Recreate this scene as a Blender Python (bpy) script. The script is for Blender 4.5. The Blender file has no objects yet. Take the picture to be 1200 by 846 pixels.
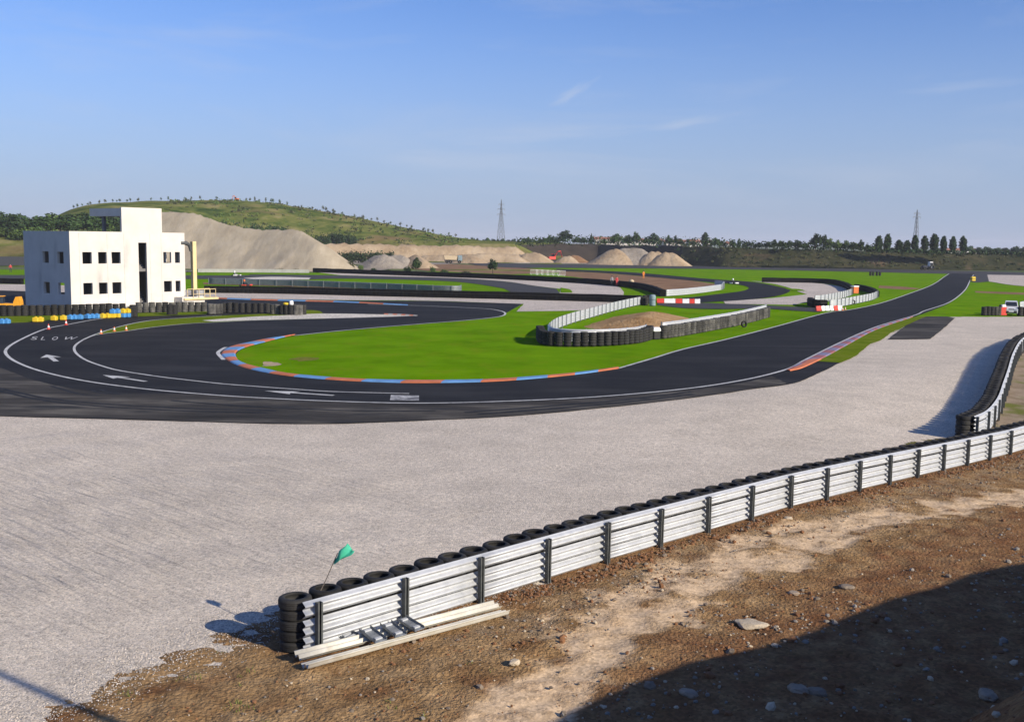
import bpy, bmesh, math, random
from mathutils import Vector, Matrix, noise
random.seed(7)
R = math.radians
scene = bpy.context.scene
COL = scene.collection

# ------------------------------------------------------------------ camera
F, CX, CY = 1250.0, 600.0, 423.0            # focal length and centre in photo pixels (1200 x 846)
CAMH = 7.55
PITCH, ROLL = math.atan(140 / F), R(0.7)
CAMROT = Matrix.Rotation(math.pi / 2 - PITCH, 3, 'X') @ Matrix.Rotation(ROLL, 3, 'Z')
CAM = Vector((0, 0, CAMH))

def ray(px, py):
    return CAMROT @ Vector(((px - CX) / F, -(py - CY) / F, -1))
def at(px, py, z=0.0):                       # ground point seen at a photo pixel
    d = ray(px, py)
    return CAM + d * ((z - CAMH) / d.z)
def pt(px, py, Y):                           # point at depth Y on a pixel's ray
    d = ray(px, py)
    return CAM + d * (Y / d.y)
def wallhit(px, py, o, dr):                  # (s, z) where the ray meets the upright plane through o along dr
    d = ray(px, py)
    n = Vector((-dr.y, dr.x, 0))
    t = (o - CAM).dot(n) / d.dot(n)
    p = CAM + d * t
    return (p - o).dot(dr), p.z
def hdepth(px, py):
    return at(px, py).y

cam_d = bpy.data.cameras.new('camera')
cam = bpy.data.objects.new('camera', cam_d)
COL.objects.link(cam)
cam.matrix_world = Matrix.Translation(CAM) @ CAMROT.to_4x4()
cam_d.sensor_width = 36
cam_d.lens = 36 * F / 1200
cam_d.clip_start = 0.1
cam_d.clip_end = 20000
scene.camera = cam

# ------------------------------------------------------------------ rail frame (foreground barrier) and terrain
def lerp(a, b, t): return a + (b - a) * t
def sstep(t):
    t = max(0.0, min(1.0, t)); return t * t * (3 - 2 * t)
def interp(x, tab):
    if x <= tab[0][0]: return tab[0][1]
    for (a, b), (c, d) in zip(tab, tab[1:]):
        if x <= c: return lerp(b, d, (x - a) / (c - a))
    return tab[-1][1]
RAIL0 = at(370, 766.3)
RDIR = (at(370, 766.3) - at(1898 - 8, 310)).normalized() * -1
# direction from the vanishing point of the rail
vd = ray(1898, 283 + 1298 * math.tan(ROLL)); RDIR = Vector((vd.x, vd.y, 0)).normalized()
RNRM = Vector((RDIR.y, -RDIR.x, 0))          # towards the camera
def sp(v):
    w = Vector((v.x, v.y, 0)) - RAIL0
    return w.dot(RDIR), w.dot(RNRM)
def from_sp(s, p, z=0.0):
    v = RAIL0 + RDIR * s + RNRM * p
    return Vector((v.x, v.y, z))
RAILZ = [(-6, 0.0), (0, 0.0), (8, 0.06), (16, 0.0), (20, -0.12), (24, -0.27), (28, -0.42), (32, -0.55), (38, -0.62), (60, -0.62)]
def terr(x, y):                              # the pit edge dips away along the rail's far end
    s, p = sp(Vector((x, y, 0)))
    z = interp(s, RAILZ)
    if p < 0: z *= sstep(1 + (p + 1.0) / 13.0) if p < -1.0 else 1
    if s > 40: z *= sstep(1 - (s - 40) / 40)
    return z

# sun, from the shadow of the first tyre stack
st_top = from_sp(-0.05, -0.45)
sh = at(258, 729)
SV = sh - st_top                             # horizontal shadow of a 1.05 m high stack
SUN_AZ = math.atan2(-SV.y, -SV.x)            # direction towards the sun
SUN_EL = math.atan2(1.05, Vector((SV.x, SV.y, 0)).length)
SUNDIR = Vector((math.cos(SUN_AZ) * math.cos(SUN_EL), math.sin(SUN_AZ) * math.cos(SUN_EL), math.sin(SUN_EL)))
print('sun az el', math.degrees(SUN_AZ), math.degrees(SUN_EL))

# ------------------------------------------------------------------ materials
def mat(name, cols, scale=1.0, rough=0.85, bump=0.0, bscale=None, metallic=0.0, detail=5.0, stretch=(1, 1, 1), rot=0.0,
        rnd=0.0, spec=0.3, ramp=(0.3, 0.7), world=False, second=None, bdist=0.05):
    m = bpy.data.materials.new(name)
    m.use_nodes = True
    nt = m.node_tree; N = nt.nodes; L = nt.links
    b = N['Principled BSDF']
    b.inputs['Roughness'].default_value = rough
    b.inputs['Metallic'].default_value = metallic
    b.inputs['Specular IOR Level'].default_value = spec
    if world:
        g = N.new('ShaderNodeNewGeometry'); src = g.outputs['Position']
    else:
        g = N.new('ShaderNodeTexCoord'); src = g.outputs['Object']
    mp = N.new('ShaderNodeMapping'); L.new(src, mp.inputs['Vector'])
    mp.inputs['Scale'].default_value = stretch
    mp.inputs['Rotation'].default_value = (0, 0, rot)
    nz = N.new('ShaderNodeTexNoise'); L.new(mp.outputs[0], nz.inputs['Vector'])
    nz.inputs['Scale'].default_value = scale; nz.inputs['Detail'].default_value = detail
    nz.inputs['Roughness'].default_value = 0.65
    cr = N.new('ShaderNodeValToRGB'); L.new(nz.outputs['Fac'], cr.inputs['Fac'])
    n = len(cols)
    el = cr.color_ramp.elements
    while len(el) < n: el.new(0.5)
    for i, c in enumerate(cols):
        el[i].position = ramp[0] + (ramp[1] - ramp[0]) * (i / max(1, n - 1))
        el[i].color = (c[0], c[1], c[2], 1)
    out = cr.outputs['Color']
    if second:                               # (colour, scale, amount lo, hi, stretch)
        c2, s2, lo, hi, stc = second
        mp2 = N.new('ShaderNodeMapping'); L.new(src, mp2.inputs['Vector']); mp2.inputs['Scale'].default_value = stc
        mp2.inputs['Rotation'].default_value = (0, 0, rot)
        n2 = N.new('ShaderNodeTexNoise'); L.new(mp2.outputs[0], n2.inputs['Vector'])
        n2.inputs['Scale'].default_value = s2; n2.inputs['Detail'].default_value = 4
        mr = N.new('ShaderNodeMapRange'); L.new(n2.outputs['Fac'], mr.inputs['Value'])
        mr.inputs['From Min'].default_value = lo; mr.inputs['From Max'].default_value = hi
        mx = N.new('ShaderNodeMixRGB'); L.new(mr.outputs[0], mx.inputs['Fac'])
        L.new(out, mx.inputs['Color1']); mx.inputs['Color2'].default_value = (*c2, 1)
        out = mx.outputs[0]
    if rnd:
        oi = N.new('ShaderNodeObjectInfo')
        mr = N.new('ShaderNodeMapRange'); L.new(oi.outputs['Random'], mr.inputs['Value'])
        mr.inputs['To Min'].default_value = 1 - rnd; mr.inputs['To Max'].default_value = 1 + rnd
        hs = N.new('ShaderNodeHueSaturation'); L.new(out, hs.inputs['Color']); L.new(mr.outputs[0], hs.inputs['Value'])
        out = hs.outputs[0]
    L.new(out, b.inputs['Base Color'])
    if bump:
        n3 = N.new('ShaderNodeTexNoise'); L.new(mp.outputs[0], n3.inputs['Vector'])
        n3.inputs['Scale'].default_value = bscale or scale * 4; n3.inputs['Detail'].default_value = 4
        bp = N.new('ShaderNodeBump'); L.new(n3.outputs['Fac'], bp.inputs['Height'])
        bp.inputs['Strength'].default_value = bump; bp.inputs['Distance'].default_value = bdist
        L.new(bp.outputs[0], b.inputs['Normal'])
    return m
def sh_(c, k): return tuple(min(1, x * k) for x in c)
def plain(name, c, rough=0.6, var=0.15, scale=3.0, metallic=0.0, spec=0.4, bump=0.0, rnd=0.0, bdist=0.02):
    return mat(name, [sh_(c, 1 - var), c, sh_(c, 1 + var)], scale, rough, bump, None, metallic, spec=spec, rnd=rnd, bdist=bdist)

def gravel_mat(name, base, cell=26.0, rake=0.0):
    m = bpy.data.materials.new(name); m.use_nodes = True
    nt = m.node_tree; N = nt.nodes; L = nt.links; b = N['Principled BSDF']
    b.inputs['Roughness'].default_value = 0.95; b.inputs['Specular IOR Level'].default_value = 0.15
    g = N.new('ShaderNodeNewGeometry')
    vo = N.new('ShaderNodeTexVoronoi'); vo.inputs['Scale'].default_value = cell
    L.new(g.outputs['Position'], vo.inputs['Vector'])
    bw = N.new('ShaderNodeRGBToBW'); L.new(vo.outputs['Color'], bw.inputs[0])
    cr = N.new('ShaderNodeValToRGB'); L.new(bw.outputs[0], cr.inputs['Fac'])
    el = cr.color_ramp.elements
    el[0].position = 0.12; el[0].color = (*sh_(base, 0.6), 1)
    el[1].position = 0.9; el[1].color = (*sh_(base, 1.3), 1)
    e = el.new(0.45); e.color = (base[0] * 0.98, base[1] * 0.97, base[2] * 0.98, 1)
    e = el.new(0.7); e.color = (base[0] * 1.12, base[1] * 1.07, base[2] * 1.0, 1)
    out = cr.outputs[0]
    for s, lo, hi, a in ((0.07, 0.9, 1.08, 0.35), (0.6, 0.9, 1.08, 0.3), (6.0, 0.84, 1.14, 0.3)):
        n = N.new('ShaderNodeTexNoise'); n.inputs['Scale'].default_value = s; n.inputs['Detail'].default_value = 4
        L.new(g.outputs['Position'], n.inputs['Vector'])
        mr = N.new('ShaderNodeMapRange'); L.new(n.outputs['Fac'], mr.inputs['Value'])
        mr.inputs['From Min'].default_value = 0.3; mr.inputs['From Max'].default_value = 0.7
        mr.inputs['To Min'].default_value = lo; mr.inputs['To Max'].default_value = hi
        hs = N.new('ShaderNodeHueSaturation'); L.new(out, hs.inputs['Color']); L.new(mr.outputs[0], hs.inputs['Value'])
        out = hs.outputs[0]
    L.new(out, b.inputs['Base Color'])
    # stones, then raked furrows, as bump
    bp = N.new('ShaderNodeBump'); bp.inputs['Strength'].default_value = 0.6; bp.inputs['Distance'].default_value = 0.025
    L.new(vo.outputs['Distance'], bp.inputs['Height']); bp.invert = True
    L.new(bp.outputs[0], b.inputs['Normal'])
    if rake:
        mp = N.new('ShaderNodeMapping'); L.new(g.outputs['Position'], mp.inputs['Vector'])
        mp.vector_type = 'TEXTURE'; mp.inputs['Rotation'].default_value = (0, 0, R(-41)); mp.inputs['Scale'].default_value = (14, 1, 1)
        nz = N.new('ShaderNodeTexNoise'); nz.inputs['Scale'].default_value = 4.5; nz.inputs['Detail'].default_value = 2
        L.new(mp.outputs[0], nz.inputs['Vector'])
        n2 = N.new('ShaderNodeTexNoise'); n2.inputs['Scale'].default_value = 0.16
        L.new(g.outputs['Position'], n2.inputs['Vector'])
        ds = N.new('ShaderNodeVectorMath'); ds.operation = 'DISTANCE'; L.new(g.outputs['Position'], ds.inputs[0]); ds.inputs[1].default_value = (-12.5, 29, 0)
        ma = N.new('ShaderNodeMath'); ma.operation = 'MULTIPLY_ADD'; L.new(n2.outputs['Fac'], ma.inputs[0]); ma.inputs[1].default_value = -16; L.new(ds.outputs['Value'], ma.inputs[2])
        mr = N.new('ShaderNodeMapRange'); L.new(ma.outputs[0], mr.inputs['Value'])
        mr.inputs['From Min'].default_value = -4; mr.inputs['From Max'].default_value = 3
        mr.inputs['To Min'].default_value = 1.0; mr.inputs['To Max'].default_value = 0.06
        mu = N.new('ShaderNodeMath'); mu.operation = 'MULTIPLY'
        L.new(nz.outputs['Fac'], mu.inputs[0]); L.new(mr.outputs[0], mu.inputs[1])
        b2 = N.new('ShaderNodeBump'); b2.inputs['Strength'].default_value = rake; b2.inputs['Distance'].default_value = 0.3
        L.new(mu.outputs[0], b2.inputs['Height']); L.new(bp.outputs[0], b2.inputs['Normal'])
        L.new(b2.outputs[0], b.inputs['Normal'])
    return m

MT = {}
MT['gravel'] = gravel_mat('gravel', (0.57, 0.512, 0.43), 30, rake=0.8)
MT['gravel_far'] = gravel_mat('gravel_far', (0.5, 0.45, 0.395), 9)
MT['gravel_pale'] = gravel_mat('gravel_pale', (0.62, 0.59, 0.52), 9)
MT['asphalt'] = mat('asphalt_new', [(0.0125, 0.012, 0.012), (0.017, 0.0165, 0.0165), (0.023, 0.022, 0.0215)], 0.25, 0.8, 0.25, 40,
                    world=True, spec=0.1, second=((0.036, 0.035, 0.035), 0.4, 0.5, 0.8, (0.3, 1, 1)))
MT['asphalt_old'] = mat('asphalt_old', [(0.023, 0.021, 0.018), (0.055, 0.05, 0.043), (0.15, 0.137, 0.115)], 0.42, 0.85, 0.4, 25,
                        world=True, stretch=(0.28, 1, 1), rot=R(4), ramp=(0.33, 0.7), spec=0.1,
                        second=((0.03, 0.03, 0.03), 0.9, 0.56, 0.7, (0.3, 1, 1)))
MT['asphalt_grey'] = mat('asphalt_grey', [(0.036, 0.035, 0.035), (0.058, 0.056, 0.054)], 0.3, 0.85, world=True, spec=0.2)
MT['grass'] = mat('grass_infield', [(0.078, 0.178, 0.001), (0.11, 0.238, 0.002), (0.145, 0.28, 0.004)], 0.22, 0.9, 0.6, 14, world=True,
                  detail=9, second=((0.155, 0.215, 0.008), 0.5, 0.52, 0.8, (1, 0.5, 1)), spec=0.0)
MT['grass_verge'] = mat('grass_verge', [(0.08, 0.13, 0.006), (0.12, 0.17, 0.01), (0.155, 0.18, 0.025)], 0.5, 0.9, 0.6, 14, world=True, detail=9, spec=0.0)
MT['grass_dry'] = mat('grass_dry', [(0.09, 0.14, 0.01), (0.2, 0.17, 0.05)], 1.5, 0.9, world=True, spec=0.0)
MT['field'] = mat('field', [(0.06, 0.09, 0.03), (0.1, 0.13, 0.045), (0.16, 0.15, 0.07)], 0.02, 0.95, world=True, detail=8, spec=0.1)
MT['brown'] = mat('bare_soil', [(0.15, 0.085, 0.045), (0.22, 0.125, 0.065), (0.28, 0.18, 0.1)], 0.25, 0.95, 0.5, 3, world=True, detail=8, spec=0.1)
MT['tan'] = mat('quarry_sand', [(0.26, 0.185, 0.11), (0.37, 0.28, 0.18), (0.46, 0.365, 0.25)], 0.12, 0.95, 0.6, 0.8, world=True, detail=8, spec=0.1, bdist=0.6)
MT['heap'] = mat('heap_soil', [(0.24, 0.14, 0.06), (0.36, 0.23, 0.115), (0.46, 0.32, 0.18)], 0.5, 0.95, 0.8, 4, world=True, detail=8, spec=0.0, bdist=0.2)
MT['tan_grey'] = mat('quarry_gravel', [(0.21, 0.18, 0.14), (0.28, 0.245, 0.2), (0.35, 0.31, 0.25)], 0.2, 0.95, 0.6, 0.9, world=True, detail=8, spec=0.1, bdist=0.6)
MT['mound'] = mat('gravel_mound', [(0.31, 0.26, 0.185), (0.375, 0.32, 0.23), (0.44, 0.38, 0.285)], 0.3, 0.95, 0.3, 0.5, world=True, detail=9, spec=0.1,
                  stretch=(1, 0.5, 0.4), bdist=0.6)
MT['hill'] = mat('hill_grass', [(0.034, 0.062, 0.012), (0.09, 0.12, 0.024), (0.16, 0.168, 0.045), (0.24, 0.21, 0.085)], 0.075, 0.95, 0.5, 0.3, world=True, detail=9,
                 second=((0.2, 0.135, 0.07), 0.03, 0.56, 0.7, (1, 1, 3)), spec=0.0, ramp=(0.36, 0.64), bdist=1.2)
MT['bank_scrub'] = mat('bank_scrub', [(0.016, 0.021, 0.008), (0.034, 0.037, 0.015), (0.07, 0.06, 0.03)], 0.14, 0.95, 0.8, 0.6, world=True, detail=9,
                       second=((0.13, 0.085, 0.055), 0.07, 0.6, 0.72, (1, 1, 2)), spec=0.1, bdist=0.6)
MT['dark_earth'] = mat('dark_earth', [(0.035, 0.028, 0.022), (0.06, 0.048, 0.036)], 0.3, 0.95, 0.5, 1.0, world=True, spec=0.1)
MT['rubber'] = plain('tyre_rubber', (0.016, 0.0155, 0.0145), 0.8, 0.35, 7, rnd=0.45, bump=0.3)
MT['rubber_grey'] = mat('dusty_rubber', [(0.03, 0.03, 0.028), (0.07, 0.068, 0.062), (0.12, 0.115, 0.1)], 2.2, 0.85, 0.4, 9, rnd=0.55, spec=0.2)
MT['belt'] = plain('belt_rubber', (0.007, 0.007, 0.007), 0.9, 0.4, 1.2, spec=0.1)
MT['galv'] = mat('galvanised_steel', [(0.42, 0.44, 0.46), (0.49, 0.51, 0.53), (0.55, 0.57, 0.585)], 5, 0.5, 0.06, 30, metallic=0.25, spec=0.5,
                 second=((0.37, 0.37, 0.36), 1.6, 0.62, 0.9, (1, 1, 0.3)))
MT['galv_white'] = mat('whitened_steel', [(0.44, 0.42, 0.35), (0.54, 0.52, 0.45), (0.6, 0.58, 0.52)], 3, 0.55, 0.08, 20, metallic=0.1,
                       second=((0.42, 0.37, 0.28), 2.5, 0.6, 0.85, (1, 1, 1)))
MT['steel_dark'] = mat('post_steel', [(0.05, 0.056, 0.056), (0.085, 0.092, 0.092), (0.11, 0.115, 0.112)], 6, 0.6, metallic=0.3)
MT['steel_mid'] = mat('bracket_steel', [(0.16, 0.18, 0.2), (0.24, 0.26, 0.28), (0.33, 0.35, 0.36)], 6, 0.5, metallic=0.4)
MT['paint'] = mat('road_paint', [(0.34, 0.34, 0.33), (0.5, 0.5, 0.48), (0.6, 0.6, 0.58)], 1.3, 0.7, world=True, second=((0.1, 0.1, 0.1), 3.0, 0.6, 0.8, (1, 1, 1)))
MT['paint_worn'] = mat('road_paint_worn', [(0.05, 0.05, 0.053), (0.26, 0.26, 0.26), (0.5, 0.5, 0.49)], 1.6, 0.75, world=True, ramp=(0.36, 0.62))
MT['kerb_orange'] = plain('kerb_orange', (0.5, 0.15, 0.06), 0.7, 0.2, 1.5)
MT['kerb_blue'] = plain('kerb_blue', (0.12, 0.27, 0.5), 0.7, 0.2, 1.5)
MT['kerb_red'] = plain('kerb_red', (0.3, 0.11, 0.11), 0.7, 0.2, 1.5)
MT['kerb_lilac'] = plain('kerb_lilac', (0.2, 0.18, 0.27), 0.7, 0.2, 1.5)
MT['concrete'] = plain('concrete', (0.36, 0.36, 0.33), 0.85, 0.15, 1.0)
MT['white_wall'] = mat('precast_panel', [(0.54, 0.51, 0.46), (0.6, 0.57, 0.515), (0.64, 0.61, 0.555)], 0.5, 0.8, 0.08, 20,
                       second=((0.4, 0.38, 0.35), 0.5, 0.62, 0.85, (1, 1, 0.2)))
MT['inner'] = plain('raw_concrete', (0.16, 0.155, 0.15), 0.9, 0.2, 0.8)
MT['cream'] = plain('cream_paint', (0.66, 0.52, 0.27), 0.55, 0.12, 2)
MT['yellow'] = plain('machine_yellow', (0.72, 0.33, 0.02), 0.5, 0.12, 2)
MT['yellow_plastic'] = plain('yellow_plastic', (0.62, 0.43, 0.02), 0.5, 0.1, 2)
MT['blue_plastic'] = plain('blue_plastic', (0.06, 0.24, 0.52), 0.5, 0.1, 2)
MT['red_plastic'] = plain('red_plastic', (0.66, 0.06, 0.04), 0.45, 0.1, 2)
MT['orange_plastic'] = plain('orange_plastic', (0.72, 0.17, 0.04), 0.45, 0.1, 2)
MT['white_plastic'] = plain('white_plastic', (0.82, 0.81, 0.79), 0.45, 0.06, 2)
MT['car_white'] = plain('car_paint', (0.8, 0.8, 0.8), 0.25, 0.03, 2, spec=0.6)
MT['glass'] = plain('dark_glass', (0.02, 0.026, 0.032), 0.08, 0.1, 1, spec=0.8)
MT['black'] = plain('black_plastic', (0.015, 0.015, 0.016), 0.55, 0.2, 3)
MT['lamp'] = plain('lamp_glass', (0.6, 0.62, 0.64), 0.15, 0.05, 2, spec=0.8)
MT['green_flag'] = plain('green_cloth', (0.05, 0.42, 0.27), 0.7, 0.15, 8)
MT['wood'] = plain('pole_wood', (0.14, 0.12, 0.1), 0.8, 0.25, 8)
MT['bark'] = plain('bark', (0.075, 0.06, 0.045), 0.9, 0.3, 3)
def leafmat(name, c, rnd=0.25):
    return mat(name, [sh_(c, 0.62), c, (c[0] * 1.5, c[1] * 1.38, c[2] * 1.3)], 0.6, 0.8, rnd=rnd, spec=0.15, detail=3)
MT['leaf_dark'] = leafmat('leaves_dark', (0.028, 0.052, 0.018))
MT['leaf_mid'] = leafmat('leaves_mid', (0.045, 0.085, 0.024))
MT['leaf_light'] = leafmat('leaves_light', (0.085, 0.135, 0.03))
MT['leaf_olive'] = leafmat('leaves_olive', (0.075, 0.085, 0.035))
MT['roof_tile'] = plain('roof_tile', (0.32, 0.14, 0.09), 0.8, 0.2, 0.6)
MT['house_wall'] = plain('house_wall', (0.55, 0.5, 0.45), 0.85, 0.1, 0.4)
MT['house_white'] = plain('house_white', (0.76, 0.74, 0.7), 0.85, 0.06, 0.4)
MT['window_dark'] = plain('window_dark', (0.03, 0.035, 0.04), 0.2, 0.1, 1, spec=0.6)
MT['pylon'] = plain('pylon_steel', (0.2, 0.21, 0.22), 0.6, 0.1, 1, metallic=0.3)
MT['skin'] = plain('skin', (0.5, 0.3, 0.21), 0.6, 0.08, 5)
MT['cloth_dark'] = plain('cloth_dark', (0.03, 0.034, 0.045), 0.85, 0.2, 6)
MT['cloth_red'] = plain('cloth_red', (0.5, 0.05, 0.05), 0.85, 0.15, 6)
MT['cloth_orange'] = plain('cloth_orange', (0.7, 0.24, 0.04), 0.85, 0.15, 6)
MT['cloth_grey'] = plain('cloth_grey', (0.3, 0.3, 0.31), 0.85, 0.15, 6)
MT['sack'] = plain('sack_cloth', (0.5, 0.4, 0.26), 0.9, 0.15, 5)
MT['rock'] = plain('rock', (0.25, 0.2, 0.15), 0.9, 0.25, 6, bump=0.5, rnd=0.25)
MT['rock_pale'] = plain('rock_pale', (0.44, 0.37, 0.27), 0.9, 0.2, 6, bump=0.5)
MT['teal'] = plain('faded_canvas', (0.2, 0.27, 0.3), 0.8, 0.15, 2)

# ------------------------------------------------------------------ mesh helpers
class MB:
    def __init__(s): s.v = []; s.f = []; s.m = []
    def face(s, idx, mi=0): s.f.append(tuple(idx)); s.m.append(mi)
    def add(s, verts, faces, mi=0, M=None):
        o = len(s.v)
        s.v += [tuple(M @ Vector(v)) if M is not None else tuple(v) for v in verts]
        for f in faces: s.face([i + o for i in f], mi)
    def box(s, c, size, rz=0.0, mi=0, M=None, taper=1.0, bev=0.0):
        x, y, z = size[0] / 2, size[1] / 2, size[2] / 2
        if bev > 0:
            b = min(bev, x * .9, y * .9, z * .9)
            ring = lambda X, Y, c_: [(-X + c_, -Y), (X - c_, -Y), (X, -Y + c_), (X, Y - c_), (X - c_, Y), (-X + c_, Y), (-X, Y - c_), (-X, -Y + c_)]
            vs = []
            for (zz, k) in ((-z, b), (-z + b, 0), (z - b, 0), (z, b)):
                t = taper if zz > 0 else 1.0
                vs += [(a * t, d * t, zz) for a, d in ring(x - k, y - k, b)]
            fs = [tuple(range(7, -1, -1)), tuple(range(24, 32))]
            for r in range(3):
                for i in range(8): fs.append((r * 8 + i, r * 8 + (i + 1) % 8, r * 8 + 8 + (i + 1) % 8, r * 8 + 8 + i))
        else:
            t = taper
            vs = [(-x, -y, -z), (x, -y, -z), (x, y, -z), (-x, y, -z), (-x * t, -y * t, z), (x * t, -y * t, z), (x * t, y * t, z), (-x * t, y * t, z)]
            fs = [(3, 2, 1, 0), (4, 5, 6, 7), (0, 1, 5, 4), (1, 2, 6, 5), (2, 3, 7, 6), (3, 0, 4, 7)]
        T = Matrix.Translation(Vector(c)) @ Matrix.Rotation(rz, 4, 'Z')
        if M is not None: T = M @ T
        s.add(vs, fs, mi, T)
        return s
    def tube(s, path, r, seg=8, mi=0, cap=True):
        path = [Vector(p) for p in path]
        rs = r if isinstance(r, (list, tuple)) else [r] * len(path)
        o = len(s.v)
        for i, p in enumerate(path):
            t = (path[min(i + 1, len(path) - 1)] - path[max(i - 1, 0)]).normalized()
            a = Vector((0, 0, 1)) if abs(t.z) < 0.9 else Vector((1, 0, 0))
            u = t.cross(a).normalized(); w = t.cross(u)
            for k in range(seg):
                th = 2 * math.pi * k / seg
                s.v.append(tuple(p + u * math.cos(th) * rs[i] + w * math.sin(th) * rs[i]))
        for i in range(len(path) - 1):
            for k in range(seg):
                a0 = o + i * seg + k; a1 = o + i * seg + (k + 1) % seg
                s.face((a0, a0 + seg, a1 + seg, a1), mi)
        if cap:
            s.face([o + k for k in range(seg)], mi)
            s.face([o + (len(path) - 1) * seg + k for k in range(seg - 1, -1, -1)], mi)
        return s
    def lathe(s, prof, seg=16, c=(0, 0, 0), mi=0, closed=False, M=None):
        o = len(s.v); n = len(prof)
        T = Matrix.Translation(Vector(c))
        if M is not None: T = M @ T
        for k in range(seg):
            th = 2 * math.pi * k / seg
            for r, z in prof: s.v.append(tuple(T @ Vector((r * math.cos(th), r * math.sin(th), z))))
        for k in range(seg):
            k2 = (k + 1) % seg
            for i in range(n if closed else n - 1):
                i2 = (i + 1) % n
                s.face((o + k * n + i, o + k2 * n + i, o + k2 * n + i2, o + k * n + i2), mi)
        return s
    def prism(s, poly, z0, z1, mi=0, M=None):    # poly in xy, extruded in z
        n = len(poly)
        vs = [(x, y, z0) for x, y in poly] + [(x, y, z1) for x, y in poly]
        fs = [tuple(range(n - 1, -1, -1)), tuple(range(n, 2 * n))] + [(i, (i + 1) % n, n + (i + 1) % n, n + i) for i in range(n)]
        s.add(vs, fs, mi, M)
        return s
    def sweep(s, prof, path, closed=True, mi=0, caps=True, zf=None):
        path = [Vector(p) for p in path]; n = len(prof); o = len(s.v)
        for i, p in enumerate(path):
            a = path[max(i - 1, 0)]; b = path[min(i + 1, len(path) - 1)]
            t = Vector((b.x - a.x, b.y - a.y, 0)).normalized()
            side = Vector((t.y, -t.x, 0))
            for (q, z) in prof:
                v = p + side * q; s.v.append((v.x, v.y, p.z + z))
        for i in range(len(path) - 1):
            for k in range(n if closed else n - 1):
                k2 = (k + 1) % n
                s.face((o + i * n + k, o + i * n + k2, o + (i + 1) * n + k2, o + (i + 1) * n + k), mi)
        if caps and closed:
            s.face([o + k for k in range(n - 1, -1, -1)], mi)
            s.face([o + (len(path) - 1) * n + k for k in range(n)], mi)
        return s
    def mesh(s, name, mats, smooth=False):
        me = bpy.data.meshes.new(name)
        me.from_pydata(s.v, [], s.f)
        for m in (mats if isinstance(mats, (list, tuple)) else [mats]): me.materials.append(m)
        if len(set(s.m)) > 1: me.polygons.foreach_set('material_index', s.m)
        if smooth: me.polygons.foreach_set('use_smooth', [True] * len(s.f))
        me.update()
        return me
    def build(s, name, mats, parent=None, smooth=False, loc=(0, 0, 0), rz=0.0):
        return link(name, s.mesh(name, mats, smooth), parent, loc, rz)

def link(name, me, parent=None, loc=(0, 0, 0), rz=0.0):
    o = bpy.data.objects.new(name, me); COL.objects.link(o)
    o.location = loc; o.rotation_euler = (0, 0, rz)
    if parent: o.parent = parent
    return o
def tag(o, label=None, cat=None, group=None, kind=None):
    if label: o['label'] = label
    if cat: o['category'] = cat
    if group: o['group'] = group
    if kind: o['kind'] = kind
    return o
def empty(name, loc, rz=0.0, label=None, cat=None, group=None):
    return tag(link(name, None, None, loc, rz), label, cat, group)
def copy_tree(o, parent=None):
    c = o.copy(); COL.objects.link(c)
    if parent: c.parent = parent
    for ch in o.children: copy_tree(ch, c)
    return c
ONES = 'zeroth first second third fourth fifth sixth seventh eighth ninth tenth eleventh twelfth thirteenth fourteenth fifteenth sixteenth seventeenth eighteenth nineteenth'.split()
TENS = {2: 'twent', 3: 'thirt', 4: 'fort', 5: 'fift', 6: 'sixt', 7: 'sevent', 8: 'eight', 9: 'ninet'}
def ordinal(n):
    if n < 20: return ONES[n]
    t, u = divmod(n, 10)
    return TENS[t] + ('ieth' if u == 0 else 'y-' + ONES[u])
def heading(a, b): return math.atan2(b.y - a.y, b.x - a.x)

def cr(pts, n=6):                            # Catmull-Rom through pixel points
    P = [Vector(p) for p in pts]
    if len(P) < 3: return P
    P = [P[0] * 2 - P[1]] + P + [P[-1] * 2 - P[-2]]
    out = []
    for i in range(1, len(P) - 2):
        a, b, c, d = P[i - 1:i + 3]
        for k in range(n):
            t = k / n
            out.append(0.5 * ((2 * b) + (c - a) * t + (2 * a - 5 * b + 4 * c - d) * t * t + (3 * b - a - 3 * c + d) * t ** 3))
    out.append(P[-2])
    return out
def wpath(px, smooth=True, n=6, z=0.0):
    q = cr(px, n) if smooth else [Vector(p) for p in px]
    return [at(p.x, p.y, z) for p in q]
def resample(path, step):
    out = [path[0].copy()]; acc = 0.0
    for a, b in zip(path, path[1:]):
        L = (b - a).length
        if L < 1e-6: continue
        t = step - acc
        while t <= L:
            out.append(a.lerp(b, t / L)); t += step
        acc = L - (t - step)
    return out
def plen(path): return sum((b - a).length for a, b in zip(path, path[1:]))
def offset(path, q):
    out = []
    for i, p in enumerate(path):
        a = path[max(i - 1, 0)]; b = path[min(i + 1, len(path) - 1)]
        t = Vector((b.x - a.x, b.y - a.y, 0)).normalized()
        out.append(p + Vector((t.y, -t.x, 0)) * q)
    return out

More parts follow.
